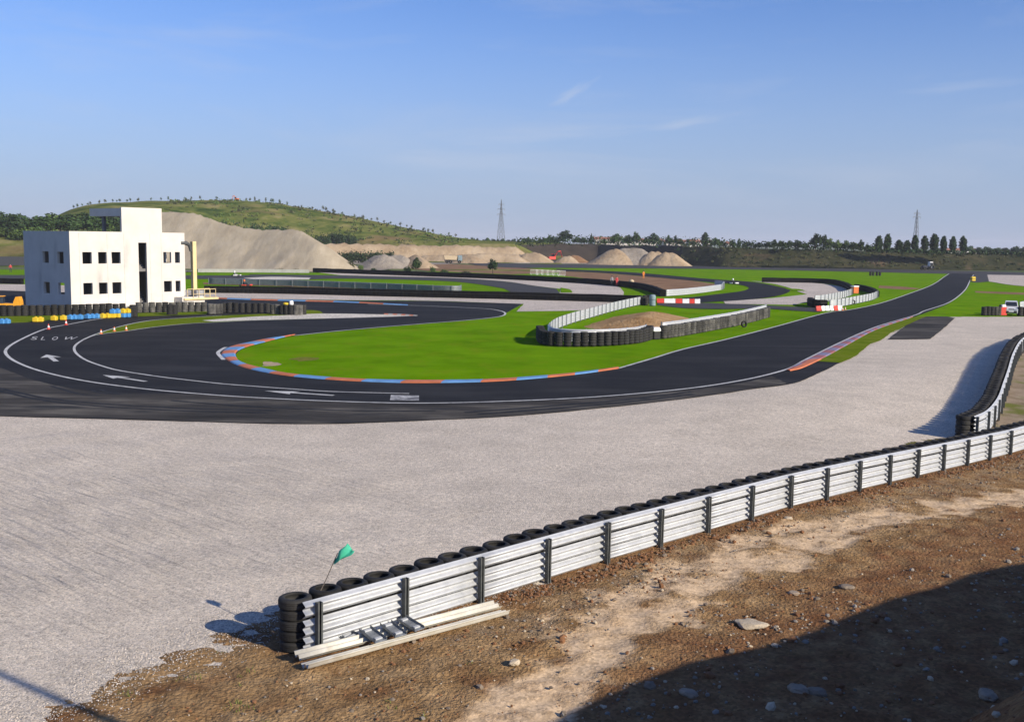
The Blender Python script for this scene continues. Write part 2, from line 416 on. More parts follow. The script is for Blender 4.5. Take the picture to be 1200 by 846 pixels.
# ------------------------------------------------------------------ ground sheets
def sheet(name, parts, z, m, jit=0.0, parent=None, kind='structure'):
    px = []
    for sub in parts:                        # each sub-list is one smooth run
        px += cr(sub, 5) if len(sub) > 2 else [Vector(p) for p in sub]
    W = [at(p.x, p.y) for p in px]
    if jit:
        out = []
        for a, b in zip(W, W[1:] + W[:1]):
            L = (b - a).length
            dist = a.length
            k = 1 if dist > 170 else max(1, min(60, int(L / max(0.35, dist / 130))))
            for i in range(k): out.append(a.lerp(b, i / k))
        W = []
        for p in out:
            n = noise.noise_vector(Vector((p.x * 0.9, p.y * 0.9, 3.1))) + 0.6 * noise.noise_vector(Vector((p.x * 3.1, p.y * 3.1, 7.7)))
            W.append(Vector((p.x + n.x * jit, p.y + n.y * jit, 0)))
    area = sum(a.x * b.y - b.x * a.y for a, b in zip(W, W[1:] + W[:1]))
    if area < 0: W.reverse()
    mb = MB(); mb.add([(p.x, p.y, z) for p in W], [tuple(range(len(W)))])
    o = mb.build(name, m, parent)
    if not parent and kind: tag(o, kind=kind)
    return o
def ribbon(name, px, w, z, m, parent, smooth=True):
    path = wpath(px, smooth, 8)
    path = resample(path, 0.8)
    l, r = offset(path, -w / 2), offset(path, w / 2)
    mb = MB(); n = len(path)
    mb.add([(p.x, p.y, z) for p in l] + [(p.x, p.y, z) for p in r], [(i + 1, i, n + i, n + i + 1) for i in range(n - 1)])
    o = mb.build(name, m, parent)
    me = o.data
    if me.polygons[0].normal.z < 0: me.flip_normals()
    return o
def kerb(name, pa, pb, stripe, z0, z1, mats, parent):
    """striped kerb between two pixel paths, a low bevelled hump"""
    A = wpath(pa, True, 10); B = wpath(pb, True, 10)
    n = max(8, int(max(plen(A), plen(B)) / stripe)) * 2
    def even(P, n):
        L = plen(P); cum = [0]
        for a, b in zip(P, P[1:]): cum.append(cum[-1] + (b - a).length)
        out = []
        j = 0
        for i in range(n + 1):
            t = L * i / n
            while j < len(P) - 2 and cum[j + 1] < t: j += 1
            out.append(P[j].lerp(P[j + 1], (t - cum[j]) / max(1e-9, cum[j + 1] - cum[j])))
        return out
    A, B = even(A, n), even(B, n)
    mb = MB()
    for i in range(n + 1):
        for k, (t, z) in enumerate(((0, z0), (0.12, z0 + (z1 - z0) * .7), (0.5, z1), (0.9, z1 * .9 + z0 * .1), (1, z0))):
            p = A[i].lerp(B[i], t); mb.v.append((p.x, p.y, z))
    for i in range(n):
        for k in range(4):
            a = i * 5 + k
            mb.face((a, a + 1, a + 6, a + 5), (i // 2) % len(mats))
    o = mb.build(name, mats, parent)
    bm = bmesh.new(); bm.from_mesh(o.data); bmesh.ops.recalc_face_normals(bm, faces=bm.faces)
    if sum(f.normal.z for f in bm.faces) < 0: bmesh.ops.reverse_faces(bm, faces=bm.faces)
    bm.to_mesh(o.data); bm.free()
    return o

# base field to the horizon
mb = MB(); mb.lathe([(0.01, -1.1), (105, -1.1), (150, -0.12), (300, -0.1), (1200, -0.1), (6300, -0.1)], 64)
o = mb.build('ground', MT['field']); o.data.flip_normals() if o.data.polygons[0].normal.z < 0 else None
tag(o, kind='structure')
sheet('grass', [[(-500, 470), (-500, 316)], [(-200, 314.5), (28, 316), (245, 318.5), (440, 319.5), (560, 316), (660, 313.6), (800, 314.6), (900, 316), (1050, 317.5), (1150, 318), (1300, 319)],
                [(1900, 330), (1900, 400)], [(1300, 385), (1110, 380), (1010, 410), (940, 436)], [(800, 455), (600, 470)]], -0.03, MT['grass'])
# gravel trap: one relief sheet
GP = [at(*p) for p in [(-500, 466), (0, 478), (320, 487), (480, 484), (700, 470), (870, 449), (930, 440), (965, 430), (1000, 412), (1035, 392), (1060, 384), (1100, 371.3), (1200, 371.3), (1420, 371.5)]] + \
     [from_sp(75, .1), from_sp(36, .1), from_sp(0.3, .1)] + [from_sp(s_, p_ + .9) for s_, p_ in sorted([sp(at(*q)) for q in [(-260, 940), (-120, 890), (30, 846), (120, 800), (210, 760), (300, 733), (340, 716)]], reverse=True)] + [from_sp(-40, -2)]
def inside(p, poly):
    c = False
    for a, b in zip(poly, poly[1:] + poly[:1]):
        if (a.y > p[1]) != (b.y > p[1]) and p[0] < (b.x - a.x) * (p[1] - a.y) / (b.y - a.y) + a.x: c = not c
    return c
def grid_sheet(name, poly, step, zf, m, kind='structure'):
    x0 = min(p.x for p in poly); x1 = max(p.x for p in poly); y0 = min(p.y for p in poly); y1 = max(p.y for p in poly)
    nx = int((x1 - x0) / step) + 1; ny = int((y1 - y0) / step) + 1
    idx = {}; mb = MB()
    def vid(i, j):
        if (i, j) not in idx:
            x, y = x0 + i * step, y0 + j * step
            idx[(i, j)] = len(mb.v); mb.v.append((x, y, zf(x, y)))
        return idx[(i, j)]
    for i in range(nx):
        for j in range(ny):
            if inside((x0 + (i + .5) * step, y0 + (j + .5) * step), poly):
                mb.face((vid(i, j), vid(i + 1, j), vid(i + 1, j + 1), vid(i, j + 1)))
    return tag(mb.build(name, m, smooth=True), kind=kind)
def gz(x, y):
    return terr(x, y) + 0.018 * noise.noise(Vector((x * .5, y * .5, 0)))
grid_sheet('gravel_trap', GP, 0.55, gz, MT['gravel'])

# asphalt
OUTER = [(7, 415), (20, 425), (50, 436), (100, 447), (167, 456), (233, 462), (290, 466), (386, 470.6), (491, 473), (600, 470.5), (700, 465.5), (800, 456.5), (870, 446), (921, 433.5)]
track = sheet('racing_track', [
    [(-500, 474), (-100, 484), (0, 488), (150, 492), (320, 497), (420, 496), (500, 493), (600, 488), (700, 479), (800, 468), (880, 456.5), (930, 449.5), (960, 437.5), (985, 425)],
    [(978, 418), (1000, 404.5), (1030, 388), (1072, 371.5), (1100, 361), (1114, 354.5), (1131, 341), (1138, 329), (1142.5, 321)],
    [(1112, 320.5), (1106, 325), (1092, 334), (1066, 344), (1031, 355.6), (996, 363), (967, 367), (908, 383), (850, 398), (800, 409.5), (765, 420), (725, 431.5), (680, 438), (620, 443.5), (560, 447), (484, 447.5), (420, 445.5), (336, 439), (304.5, 432.5), (285, 426), (277, 419), (279, 412.5), (289.5, 407), (312, 401), (345, 393.3), (400, 387.5), (475, 381), (550, 375), (585, 371), (592, 367.5)],
    [(602, 362), (612.5, 356.3)], [(500, 352.8), (400, 352.3), (300, 350.5), (242, 348.5), (100, 344), (0, 340.5), (-200, 335)], [(-500, 333), (-500, 400)]],
    0.02, MT['asphalt'], jit=0.04)
sheet('runoff_asphalt', [[(-500, 405), (-60, 417), (0, 431.5), (40, 446), (86, 456), (140, 460.5), (240, 463.3), (333, 469.5), (400, 472), (500, 474.2), (600, 472), (700, 467), (800, 458.5), (870, 449), (905, 441)],
                         [(922, 450), (880, 456.3), (800, 467.7), (700, 478.7), (600, 487.7), (500, 492.7), (420, 495.6), (320, 496.6), (150, 491.6), (0, 487.6), (-100, 483.6), (-500, 473)]], 0.026, MT['asphalt_old'], jit=0.05)
sheet('back_straight', [[(-300, 321.5), (232, 323), (300, 321.8), (400, 323), (525, 326), (590, 330), (625, 335), (652, 338.5)], [(656, 344), (602, 344)], [(590, 338), (550, 331.8), (500, 328.6), (400, 326.5), (350, 328), (300, 327.5), (249, 327), (-300, 326.5)]], 0.02, MT['asphalt_grey'])
sheet('far_track', [[(540, 306.7), (620, 309.3), (800, 311.3), (900, 313.3), (1050, 316), (1150, 318), (1300, 320), (1700, 323)], [(1700, 328), (1300, 325), (1157, 323), (1142, 322), (1112, 321), (1000, 318.5), (900, 316.5), (800, 315), (660, 314), (600, 313.8), (560, 311)]], 0.016, MT['asphalt_grey'])
sheet('hairpin_track', [[(652, 315.2), (700, 317.3), (750, 320), (825, 326.5), (880, 330.5), (912, 336), (926, 341), (908, 347.5), (870, 351.8), (822, 354.5)], [(775, 357), (768, 353)], [(790, 350.5), (815, 348), (840, 345), (868, 341.5), (878, 337.5), (865, 333.5), (840, 331.5), (800, 328), (740, 322.5), (700, 319.5), (652, 317.5)]], 0.02, MT['asphalt'])
sheet('link_lane', [[(772, 354.2), (822, 355), (897, 358), (955, 361)], [(962, 366), (930, 364)], [(897, 361.5), (840, 362.2), (800, 361), (770, 357.5)]], 0.024, MT['asphalt_grey'])
sheet('runoff_patch', [[(1141, 321.5), (1158, 322.5)], [(1159, 330), (1145, 331.2), (1137, 330)]], 0.022, MT['asphalt_grey'])
sheet('service_path', [[(1040, 398), (1090, 397.6)], [(1105, 386), (1119, 373)], [(1110, 371.2), (1076, 371.2)]], 0.03, MT['asphalt_old'], jit=0.08)
# gravel strips further back
sheet('gravel_strip', [[(-300, 330.5), (28, 333.3), (242, 340.5), (440, 344), (600, 346.5), (720, 350.5), (753, 352)], [(740, 355.5), (690, 363), (605, 365)], [(614, 356), (500, 352.3), (400, 351.6), (300, 350), (242, 348), (100, 343.5), (-300, 337)]], -0.01, MT['gravel_far'], jit=0.1)
sheet('gravel_strip', [[(368, 318.6), (440, 321), (580, 325.5), (673, 330), (715, 333)], [(727, 337), (731, 344), (720, 349), (655, 346)], [(657, 338.5), (625, 334.6), (590, 329.6), (525, 325.7), (400, 322.6)]], -0.01, MT['gravel_far'])
sheet('gravel_strip', [[(285, 326), (320, 324.7), (364, 325.7)], [(362, 327.9), (300, 327.9)]], 0.04, MT['gravel_pale'])
sheet('gravel_strip', [[(894, 330), (940, 331), (975, 334), (993, 340), (975, 347), (950, 353), (930, 357.2)], [(850, 356), (848, 353)], [(905, 349.3), (946, 345)], [(935, 341.5), (927, 338), (908, 333), (880, 329.3)]], 0.0, MT['gravel_far'], jit=0.1)
sheet('gravel_strip', [[(540, 304.5), (660, 305), (800, 306)], [(803, 309.4), (620, 308.7), (560, 306.5)]], 0.0, MT['gravel_far'])
sheet('gravel_strip', [[(1157, 322.2), (1300, 324), (1700, 328)], [(1700, 350), (1300, 340), (1200, 335.5), (1159, 330)]], 0.026, MT['gravel_far'])
# bare soil
sheet('soil_patch', [[(470, 313), (520, 309.6), (575, 312), (640, 316), (662, 319)], [(600, 321.5), (500, 317.3)]], -0.02, MT['brown'])
sheet('soil_patch', [[(655, 317.7), (700, 319.7), (735, 322.3), (800, 328), (838, 332.5)], [(846, 335.5), (815, 337.8), (785, 342.8)], [(770, 337.5), (740, 332), (700, 327.8), (655, 322.5)]], -0.012, MT['brown'], jit=0.2)
sheet('soil_patch', [[(1143, 341), (1200, 342.8), (1300, 345)], [(1300, 347.5), (1200, 345.4), (1143, 342.8)]], -0.015, MT['brown'], jit=0.2)
sheet('soil_patch', [[(1030, 334.5), (1060, 336), (1082, 338.5)], [(1060, 339.5), (1030, 337.5)]], -0.015, MT['brown'], jit=0.2)
sheet('soil_patch', [[(238, 331), (330, 333.5), (440, 336.5)], [(440, 338.5), (330, 335.5), (238, 333)]], -0.015, MT['brown'], jit=0.2)
sheet('soil_patch', [[(306, 424.5), (316, 423), (326, 425), (324, 428)], [(310, 428.5)]], -0.024, MT['tan'], jit=0.4)
sheet('soil_patch', [[(338, 419.5), (352, 418), (372, 419)], [(370, 422), (350, 423)]], -0.024, MT['grass_dry'], jit=0.5)
sheet('quarry_floor', [[(372, 306), (430, 304), (520, 300), (606, 300)], [(606, 306), (560, 308), (520, 309.7), (475, 313.5), (430, 317.5), (368, 317.8)]], -0.03, MT['tan_grey'])
# grass on top
sheet('grass_verge', [[(985.5, 425.5), (1002.7, 417.8), (1018, 405), (1033, 398.5), (1047, 389), (1081, 373), (1090, 370.9)], [(1068, 372.2), (1026, 387.3), (990, 406), (962, 421.5), (958, 424)]], 0.036, MT['grass_verge'], jit=0.07)
sheet('grass_verge', [[(-200, 372), (0, 371), (60, 370), (152, 367.5), (247, 365.5)], [(247, 368.3), (200, 370), (152, 371.8), (80, 374.6), (40, 377), (11, 379), (-200, 385)]], 0.034, MT['grass_verge'], jit=0.08)
sheet('grass_verge', [[(98, 397.3), (127, 387.3), (153, 380.3), (180, 375.9), (220, 372.9), (260, 370.2), (320, 367.6), (357, 363.8), (375, 365), (378, 368)], [(380, 374), (300, 375.7), (260, 377.7), (220, 379.7), (180, 383.7), (147, 388.3), (113, 392.6)]], 0.034, MT['grass_verge'], jit=0.06)
sheet('gravel_strip', [[(237, 376), (290, 372), (330, 370.2), (377, 368), (440, 368.8), (487, 369.8)], [(490, 370.4), (440, 372), (375, 373.7), (300, 375.6), (250, 377.4)]], 0.042, MT['gravel_pale'], jit=0.05)
sheet('grass_verge', [[(657, 337.3), (668, 339.5), (671, 343)], [(657, 343)]], 0.034, MT['grass'])
sheet('grass_verge', [[(920, 338.5), (935, 338.8), (945, 341)], [(930, 341)]], 0.034, MT['grass'])

# painted lines, kerbs, arrows, lettering: parts of the track
ribbon('edge_line', [(215, 366.5), (160, 369.8), (117, 374), (83, 380), (53, 386), (27, 397), (10, 407)] + OUTER + [(945, 421.5), (987, 400.7), (1026, 383.7), (1072, 369.7), (1083, 364.7), (1112, 354.7), (1130, 341), (1137, 328.5), (1141, 322)], 0.2, 0.032, MT['paint'], track)
ribbon('edge_line', [(260, 370), (220, 372.5), (180, 375.5), (153, 380), (127, 387), (105, 395), (92, 402), (87, 408), (90, 415), (102, 423), (124, 430.7), (140, 434.7), (169, 439.3), (193, 442.7), (233, 447.3), (260, 450.2), (290, 452.6), (351, 457), (395, 459.6), (490, 462)], 0.17, 0.03, MT['paint'], track)
ribbon('edge_line', [(97, 399), (113, 393), (147, 388.7), (180, 384), (220, 380), (260, 378), (300, 376), (375, 374), (440, 372.3), (488, 370.7)], 0.16, 0.046, MT['paint'], track)
ribbon('edge_line', [(725, 432), (765, 420.3), (800, 409.8), (850, 398.3), (908, 383.3), (967, 367.3), (996, 363.3), (1031, 355.8), (1066, 344.2), (1092, 334.2), (1106, 325), (1112, 321)], 0.2, 0.03, MT['paint'], track)
ribbon('edge_line', [(262, 422), (255.5, 414.5), (259, 410.5), (266, 406.5)], 0.25, 0.03, MT['paint'], track)
ribbon('edge_line', [(345, 393.6), (400, 387.8), (475, 381.3), (550, 375.3), (585, 371.3), (592, 367.5), (585, 364.3), (565, 361.8), (500, 358.8), (430, 356.8)], 0.22, 0.03, MT['paint'], track)
kerb('kerb', [(725, 432.5), (680, 439), (620, 445), (560, 448.5), (484, 449.5), (430, 448), (378, 445), (336, 441), (303, 435.5), (279, 429), (264, 421), (259.5, 414.5), (268.5, 407), (289.5, 402), (315, 397), (345, 393.2)],
     [(725, 431), (680, 437.2), (620, 442.6), (560, 446), (484, 446.6), (430, 445.6), (378, 442.6), (336, 438.3), (304.5, 431.5), (285, 426), (277.5, 420), (277, 413), (289.5, 407), (312, 401), (328, 396.8), (346, 392.6)], 2.1, 0.03, 0.1, [MT['kerb_orange'], MT['kerb_blue']], track)
kerb('kerb', [(921, 434.7), (945, 422), (987, 401.3), (1026, 384.3), (1069, 371)], [(926, 435.3), (962, 421.5), (991, 406), (1026, 387.2), (1070, 371.9)], 2.0, 0.04, 0.1, [MT['kerb_red'], MT['kerb_lilac']], track)
kerb('kerb', [(921, 434.8), (930, 430.5), (946, 422.5)], [(926, 435.6), (940, 432.3), (963, 421.8)], 4.0, 0.045, 0.108, [MT['kerb_orange']], track)
kerb('kerb', [(240, 348.7), (300, 351), (400, 353.5), (478, 357.5)], [(240, 349.5), (300, 352), (400, 354.6), (478, 358.3)], 4.0, 0.03, 0.1, [MT['kerb_orange'], MT['kerb_blue']], track)
kerb('kerb', [(450, 368), (475, 369), (490, 370.2)], [(450, 369), (475, 370.2), (488, 371)], 2.0, 0.045, 0.1, [MT['kerb_orange'], MT['concrete']], track)

def arrow(tail, tip, w):
    a, b = at(*tail), at(*tip)
    L = (b - a).length; h = heading(a, b)
    poly = [(0, -.09 * w), (L * .6, -.09 * w), (L * .55, -.36 * w), (L, 0), (L * .55, .36 * w), (L * .6, .09 * w), (0, .09 * w)]
    mb = MB(); mb.add([(x, y, 0) for x, y in poly], [(0, 1, 5, 6), (2, 3, 1), (1, 3, 5), (3, 4, 5)])
    o = mb.build('lane_arrow', MT['paint'], track, loc=(a.x, a.y, 0.032), rz=h)
arrow((66, 424), (54.5, 416), 1.7)
arrow((171, 447.6), (120.5, 440), 1.4)
arrow((391, 464), (310, 458.6), 1.4)
for ch, x0, x1, ya, yb, sl in (('S', 35.5, 42.5, 398.6, 394.9, 2.6), ('L', 47.5, 52.5, 398.8, 395, 2.6), ('O', 60, 66.5, 398.8, 395.1, 2.6), ('W', 72, 87, 398.6, 395.2, 5)):
    cu = bpy.data.curves.new('lettering', 'FONT'); cu.body = ch
    tmp = bpy.data.objects.new('lettering_tmp', cu); COL.objects.link(tmp)
    bpy.context.view_layer.update()
    me = bpy.data.meshes.new_from_object(tmp.evaluated_get(bpy.context.evaluated_depsgraph_get()))
    bpy.data.objects.remove(tmp)
    xs = [v.co.x for v in me.vertices]; ys = [v.co.y for v in me.vertices]
    a, b, c = at(x0, ya), at(x1, ya), at(x0 + sl, yb)
    for v in me.vertices:
        u = (v.co.x - min(xs)) / (max(xs) - min(xs)); w = (v.co.y - min(ys)) / (max(ys) - min(ys))
        v.co = a + (b - a) * u + (c - a) * w + Vector((0, 0, 0.032))
    me.materials.clear(); me.materials.append(MT['paint'])
    link('slow_lettering', me, track)
MT['skid'] = mat('skid_mark', [(0.008, 0.008, 0.008), (0.018, 0.018, 0.018), (0.04, 0.038, 0.035)], 2.0, 0.7, world=True, spec=0.1)
for i, (w_, P_) in enumerate(((.2, [(60, 453), (88, 461), (104, 464), (125, 463)]), (.22, [(108, 458), (120, 461.5), (150, 463.5)]), (.2, [(118, 457), (128, 460.5), (158, 462.6)]),
        (.25, [(-40, 446), (60, 468), (190, 478), (330, 482)]), (.25, [(-40, 449), (60, 471), (190, 481), (330, 485)]),
        (.3, [(560, 486), (640, 480), (740, 471), (820, 461.5)]), (.3, [(545, 484), (640, 477), (740, 468.5), (815, 459)]),
        (.22, [(200, 470), (300, 477.5), (420, 482), (520, 482)]))):
    ribbon('skid_mark', P_, w_, 0.0285 + .0008 * i, MT['skid'], track)
sheet('worn_marking', [[(458, 463.6), (491, 464.2)], [(491, 470), (457, 469.6)]], 0.034, MT['paint_worn'], parent=track)

# ------------------------------------------------------------------ dirt bank in the foreground
PB = [sp(at(*p)) for p in [(-260, 940), (-120, 890), (30, 846), (80, 825), (120, 800), (170, 775), (210, 760), (255, 747), (300, 733), (340, 716)]]
PB = sorted(PB) + [(0.4, -0.55), (5, -0.5), (40, -0.5), (90, -0.5)]
def p_bound(s): return interp(s, PB)
EDGE = [at(*p) for p in [(630, 835), (700, 797), (835, 757), (925, 735), (1025, 697), (1100, 670), (1200, 647)]]
BANKH = 4.9
SH = Vector((SUNDIR.x, SUNDIR.y, 0)) / math.tan(SUN_EL)
CREST = sorted([sp(e + SH * BANKH / Vector((SUNDIR.x, SUNDIR.y, 0)).length) for e in EDGE])
print('crest', CREST)
def smooth_crest(s): return interp(s, [(CREST[0][0] - 14, CREST[0][1] + 2)] + CREST + [(CREST[-1][0] + 40, CREST[-1][1] + 6.5)])
SAND1 = wpath([(520, 900), (600, 835), (680, 775), (760, 727), (830, 690), (900, 652), (1000, 614), (1100, 590), (1260, 562)])
SAND2 = wpath([(690, 735), (760, 690), (830, 655), (930, 622), (1020, 602), (1120, 586)])
def dpath(p, path): return min((p - q).length for q in path)
S1, S2 = resample(SAND1, 0.4), resample(SAND2, 0.4)
def dirt_z(x, y, s, p):
    d_in = p - p_bound(s)
    n1 = noise.fractal(Vector((x * .35, y * .35, 1.0)), 1.0, 2.0, 4)
    n2 = noise.fractal(Vector((x * 1.8, y * 1.8, 5.0)), 1.0, 2.0, 4)
    n3 = noise.noise(Vector((x * 7, y * 7, 9.0)))
    edge = max(-0.12, min(0.035, (d_in + 0.55 * n2 + .3 * n3) * 0.09))
    z = terr(x, y) + edge + (0.05 * n1 + 0.042 * n2 + 0.022 * n3) * min(1, max(0, d_in * 1.2))
    if 0.1 < p < 1.3 and s > 1: z += 0.05 * abs(n3 + .6 * noise.noise(Vector((x * 15, y * 15, 2)))) * sstep((1.3 - p) / .6) * sstep((p - .1) / .2)
    pc = smooth_crest(s) + 0.15 * n1
    t = (p - (pc - 5.2)) / 5.2
    z += BANKH * (0.965 * max(0, min(1, t)) if t > 0 else 0)
    return z, d_in
def dirt_sheet(name, s0, s1, p0, p1, step, fine=True):
    ns = int((s1 - s0) / step); npp = int((p1 - p0) / step)
    mb = MB(); sand = []; stone = []; red = []
    for i in range(ns + 1):
        s = s0 + i * step
        for j in range(npp + 1):
            p = p0 + j * step
            v = from_sp(s, p); z, d_in = dirt_z(v.x, v.y, s, p)
            nn = noise.fractal(Vector((v.x * .8, v.y * .8, 2.0)), 1.0, 2.0, 4)
            n4 = noise.fractal(Vector((v.x * 2.6, v.y * 2.6, 4.0)), 1.0, 2.0, 3)
            k = 0.0
            if fine and p < 12:
                d1, d2 = dpath(v, S1), dpath(v, S2)
                k = max(sstep(1.3 - (d1 + nn * 1.0 + n4 * .35) / 0.72), 0.9 * sstep(1.2 - (d2 + nn * .9 + n4 * .35) / 0.5))
                k = sstep(k * 1.25); k *= 0.55 + 0.7 * max(0, min(1, .5 + n4 * 1.4))
                z -= 0.035 * min(1, k)
            mb.v.append((v.x, v.y, z))
            sand.append(max(0, min(1, k)))
            g = sstep(1.2 - abs(p - 1.5 + nn * 1.0) / 0.9) if s > 2 else 0.2
            stone.append(max(0, min(1, g * (.5 + n4 * 1.3))))
            red.append(max(0, min(1, (sstep(1.3 - (p + nn * .5) / .8) if s > -.5 else 0) + sstep((p - 3.4 + nn * 1.2) / 1.6)) * (.75 + n4 * .6)))  # red-brown soil; the outer part also paints the bank's shadow darker
    w = npp + 1
    for i in range(ns):
        for j in range(npp): mb.face((i * w + j, i * w + j + 1, (i + 1) * w + j + 1, (i + 1) * w + j))
    o = mb.build(name, MT['dirt'], smooth=True)
    if o.data.polygons[0].normal.z < 0: o.data.flip_normals()
    for nm, dat in (('sand', sand), ('stone', stone), ('red', red)):
        a = o.data.attributes.new(nm, 'FLOAT', 'POINT'); a.data.foreach_set('value', dat)
    return tag(o, kind='structure')
m = mat('dirt', [(0.165, 0.093, 0.04), (0.285, 0.178, 0.083), (0.39, 0.262, 0.135)], 1.1, 0.95, 1.0, 15, world=True, detail=9, spec=0.05,
        second=((0.15, 0.065, 0.024), 0.9, 0.52, 0.74, (1, 1, 1)), bdist=0.07)
N, L = m.node_tree.nodes, m.node_tree.links
b = N['Principled BSDF']; src = b.inputs['Base Color'].links[0].from_socket
for nm, c, f in (('red', (0.175, 0.085, 0.04), 0.85), ('stone', (0.24, 0.185, 0.125), 0.6), ('sand', (0.6, 0.445, 0.285), 0.97)):  # red soil colour, darkened further to deepen the shadow on the dirt
    at_ = N.new('ShaderNodeAttribute'); at_.attribute_name = nm
    mu = N.new('ShaderNodeMath'); mu.operation = 'MULTIPLY'; L.new(at_.outputs['Fac'], mu.inputs[0]); mu.inputs[1].default_value = f
    mx = N.new('ShaderNodeMixRGB'); L.new(mu.outputs[0], mx.inputs['Fac']); L.new(src, mx.inputs['Color1']); mx.inputs['Color2'].default_value = (*c, 1)
    src = mx.outputs[0]
g = N.new('ShaderNodeNewGeometry')
vo = N.new('ShaderNodeTexVoronoi'); vo.inputs['Scale'].default_value = 16; L.new(g.outputs['Position'], vo.inputs['Vector'])
bw = N.new('ShaderNodeRGBToBW'); L.new(vo.outputs['Color'], bw.inputs[0])
mr = N.new('ShaderNodeMapRange'); L.new(bw.outputs[0], mr.inputs['Value']); mr.inputs['To Min'].default_value = 0.68; mr.inputs['To Max'].default_value = 1.3
hs = N.new('ShaderNodeHueSaturation'); L.new(src, hs.inputs['Color']); L.new(mr.outputs[0], hs.inputs['Value'])
L.new(hs.outputs[0], b.inputs['Base Color'])
bpn = b.inputs['Normal'].links[0].from_node                       # the washed sand is smoother than the soil
sa = N.new('ShaderNodeAttribute'); sa.attribute_name = 'sand'
sm = N.new('ShaderNodeMath'); sm.operation = 'MULTIPLY_ADD'; L.new(sa.outputs['Fac'], sm.inputs[0]); sm.inputs[1].default_value = -0.72; sm.inputs[2].default_value = 0.9
L.new(sm.outputs[0], bpn.inputs['Strength'])
MT['dirt'] = m
dirt_sheet('dirt_bank', -14, 42, -3.6, 13.0, 0.11)
# upper bank and terrace, coarse
def up_z(s, p):
    v = from_sp(s, p); z, _ = dirt_z(v.x, v.y, s, p); return v, z - 0.02
mb = MB(); w = 0
SS = [-70 + i * 1.5 for i in range(111)]; PP = [12.5 + j * 0.75 for j in range(50)]
for s in SS:
    for p in PP:
        v, z = up_z(s, p); mb.v.append((v.x, v.y, z if p > 12.9 or not (-14 < s < 42) else z - 0.1))
w = len(PP)
for i in range(len(SS) - 1):
    for j in range(w - 1): mb.face((i * w + j, i * w + j + 1, (i + 1) * w + j + 1, (i + 1) * w + j))
o = mb.build('spectator_terrace', MT['dirt'], smooth=True)
if o.data.polygons[0].normal.z < 0: o.data.flip_normals()
tag(o, kind='structure')
mb = MB()
for (a, b_) in ((-70, -13.9), (41.9, 96.5)):
    n = int((b_ - a) / .7); o0 = len(mb.v)
    for i in range(n + 1):
        for j in range(24):
            s = a + (b_ - a) * i / n; p = -4 + j * 0.74
            v = from_sp(s, p); z, d = dirt_z(v.x, v.y, s, p); mb.v.append((v.x, v.y, z - 0.01))
    for i in range(n):
        for j in range(23): mb.face((o0 + i * 24 + j, o0 + i * 24 + j + 1, o0 + (i + 1) * 24 + j + 1, o0 + (i + 1) * 24 + j))
o = mb.build('dirt_verge', MT['dirt'], smooth=True)
if o.data.polygons[0].normal.z < 0: o.data.flip_normals()
tag(o, kind='structure')

# second dirt area right of the curved barrier
RAIL2PX = [(1142, 501), (1157, 493), (1169.5, 478), (1176, 462), (1181, 449), (1187.5, 430), (1199, 412.5), (1225, 399)]
RAIL2 = wpath(RAIL2PX, True, 8)
D2 = [RAIL2[0] + Vector((-0.5, -0.8, 0))] + offset(RAIL2, 0.0)[1:] + [at(1240, 391), at(1500, 384), from_sp(70, -1.5), from_sp(36, -0.9), from_sp(33, -0.6), from_sp(29, -0.5), from_sp(26.5, -0.6), from_sp(27, -1.3), from_sp(30, -1.9)]
def d2z(x, y):
    return terr(x, y) + 0.05 + 0.03 * noise.fractal(Vector((x * .7, y * .7, 0)), 1, 2, 4)
MT['verge_dirt'] = mat('verge_dirt', [(0.17, 0.13, 0.08), (0.27, 0.21, 0.15), (0.34, 0.28, 0.21)], 0.7, 0.95, 0.8, 18, world=True, detail=8,
                       second=((0.13, 0.14, 0.03), 0.45, 0.5, 0.66, (1, 1, 1)), spec=0.1)
grid_sheet('verge', D2, 0.3, d2z, MT['verge_dirt'])

MT['scruffy'] = mat('scruffy_grass', [(0.07, 0.075, 0.02), (0.13, 0.12, 0.04), (0.2, 0.16, 0.08)], 1.2, 0.95, 0.8, 16, world=True, detail=8, spec=0.0)
D3 = [at(1056, 512), at(1066, 505), at(1085, 501.5), at(1110, 500), at(1146, 497), from_sp(29.5, -.2), from_sp(22.5, -.2)]
grid_sheet('verge', D3, 0.2, lambda x, y: terr(x, y) + 0.012 + 0.03 * noise.fractal(Vector((x * .9, y * .9, 0)), 1, 2, 4), MT['scruffy'])

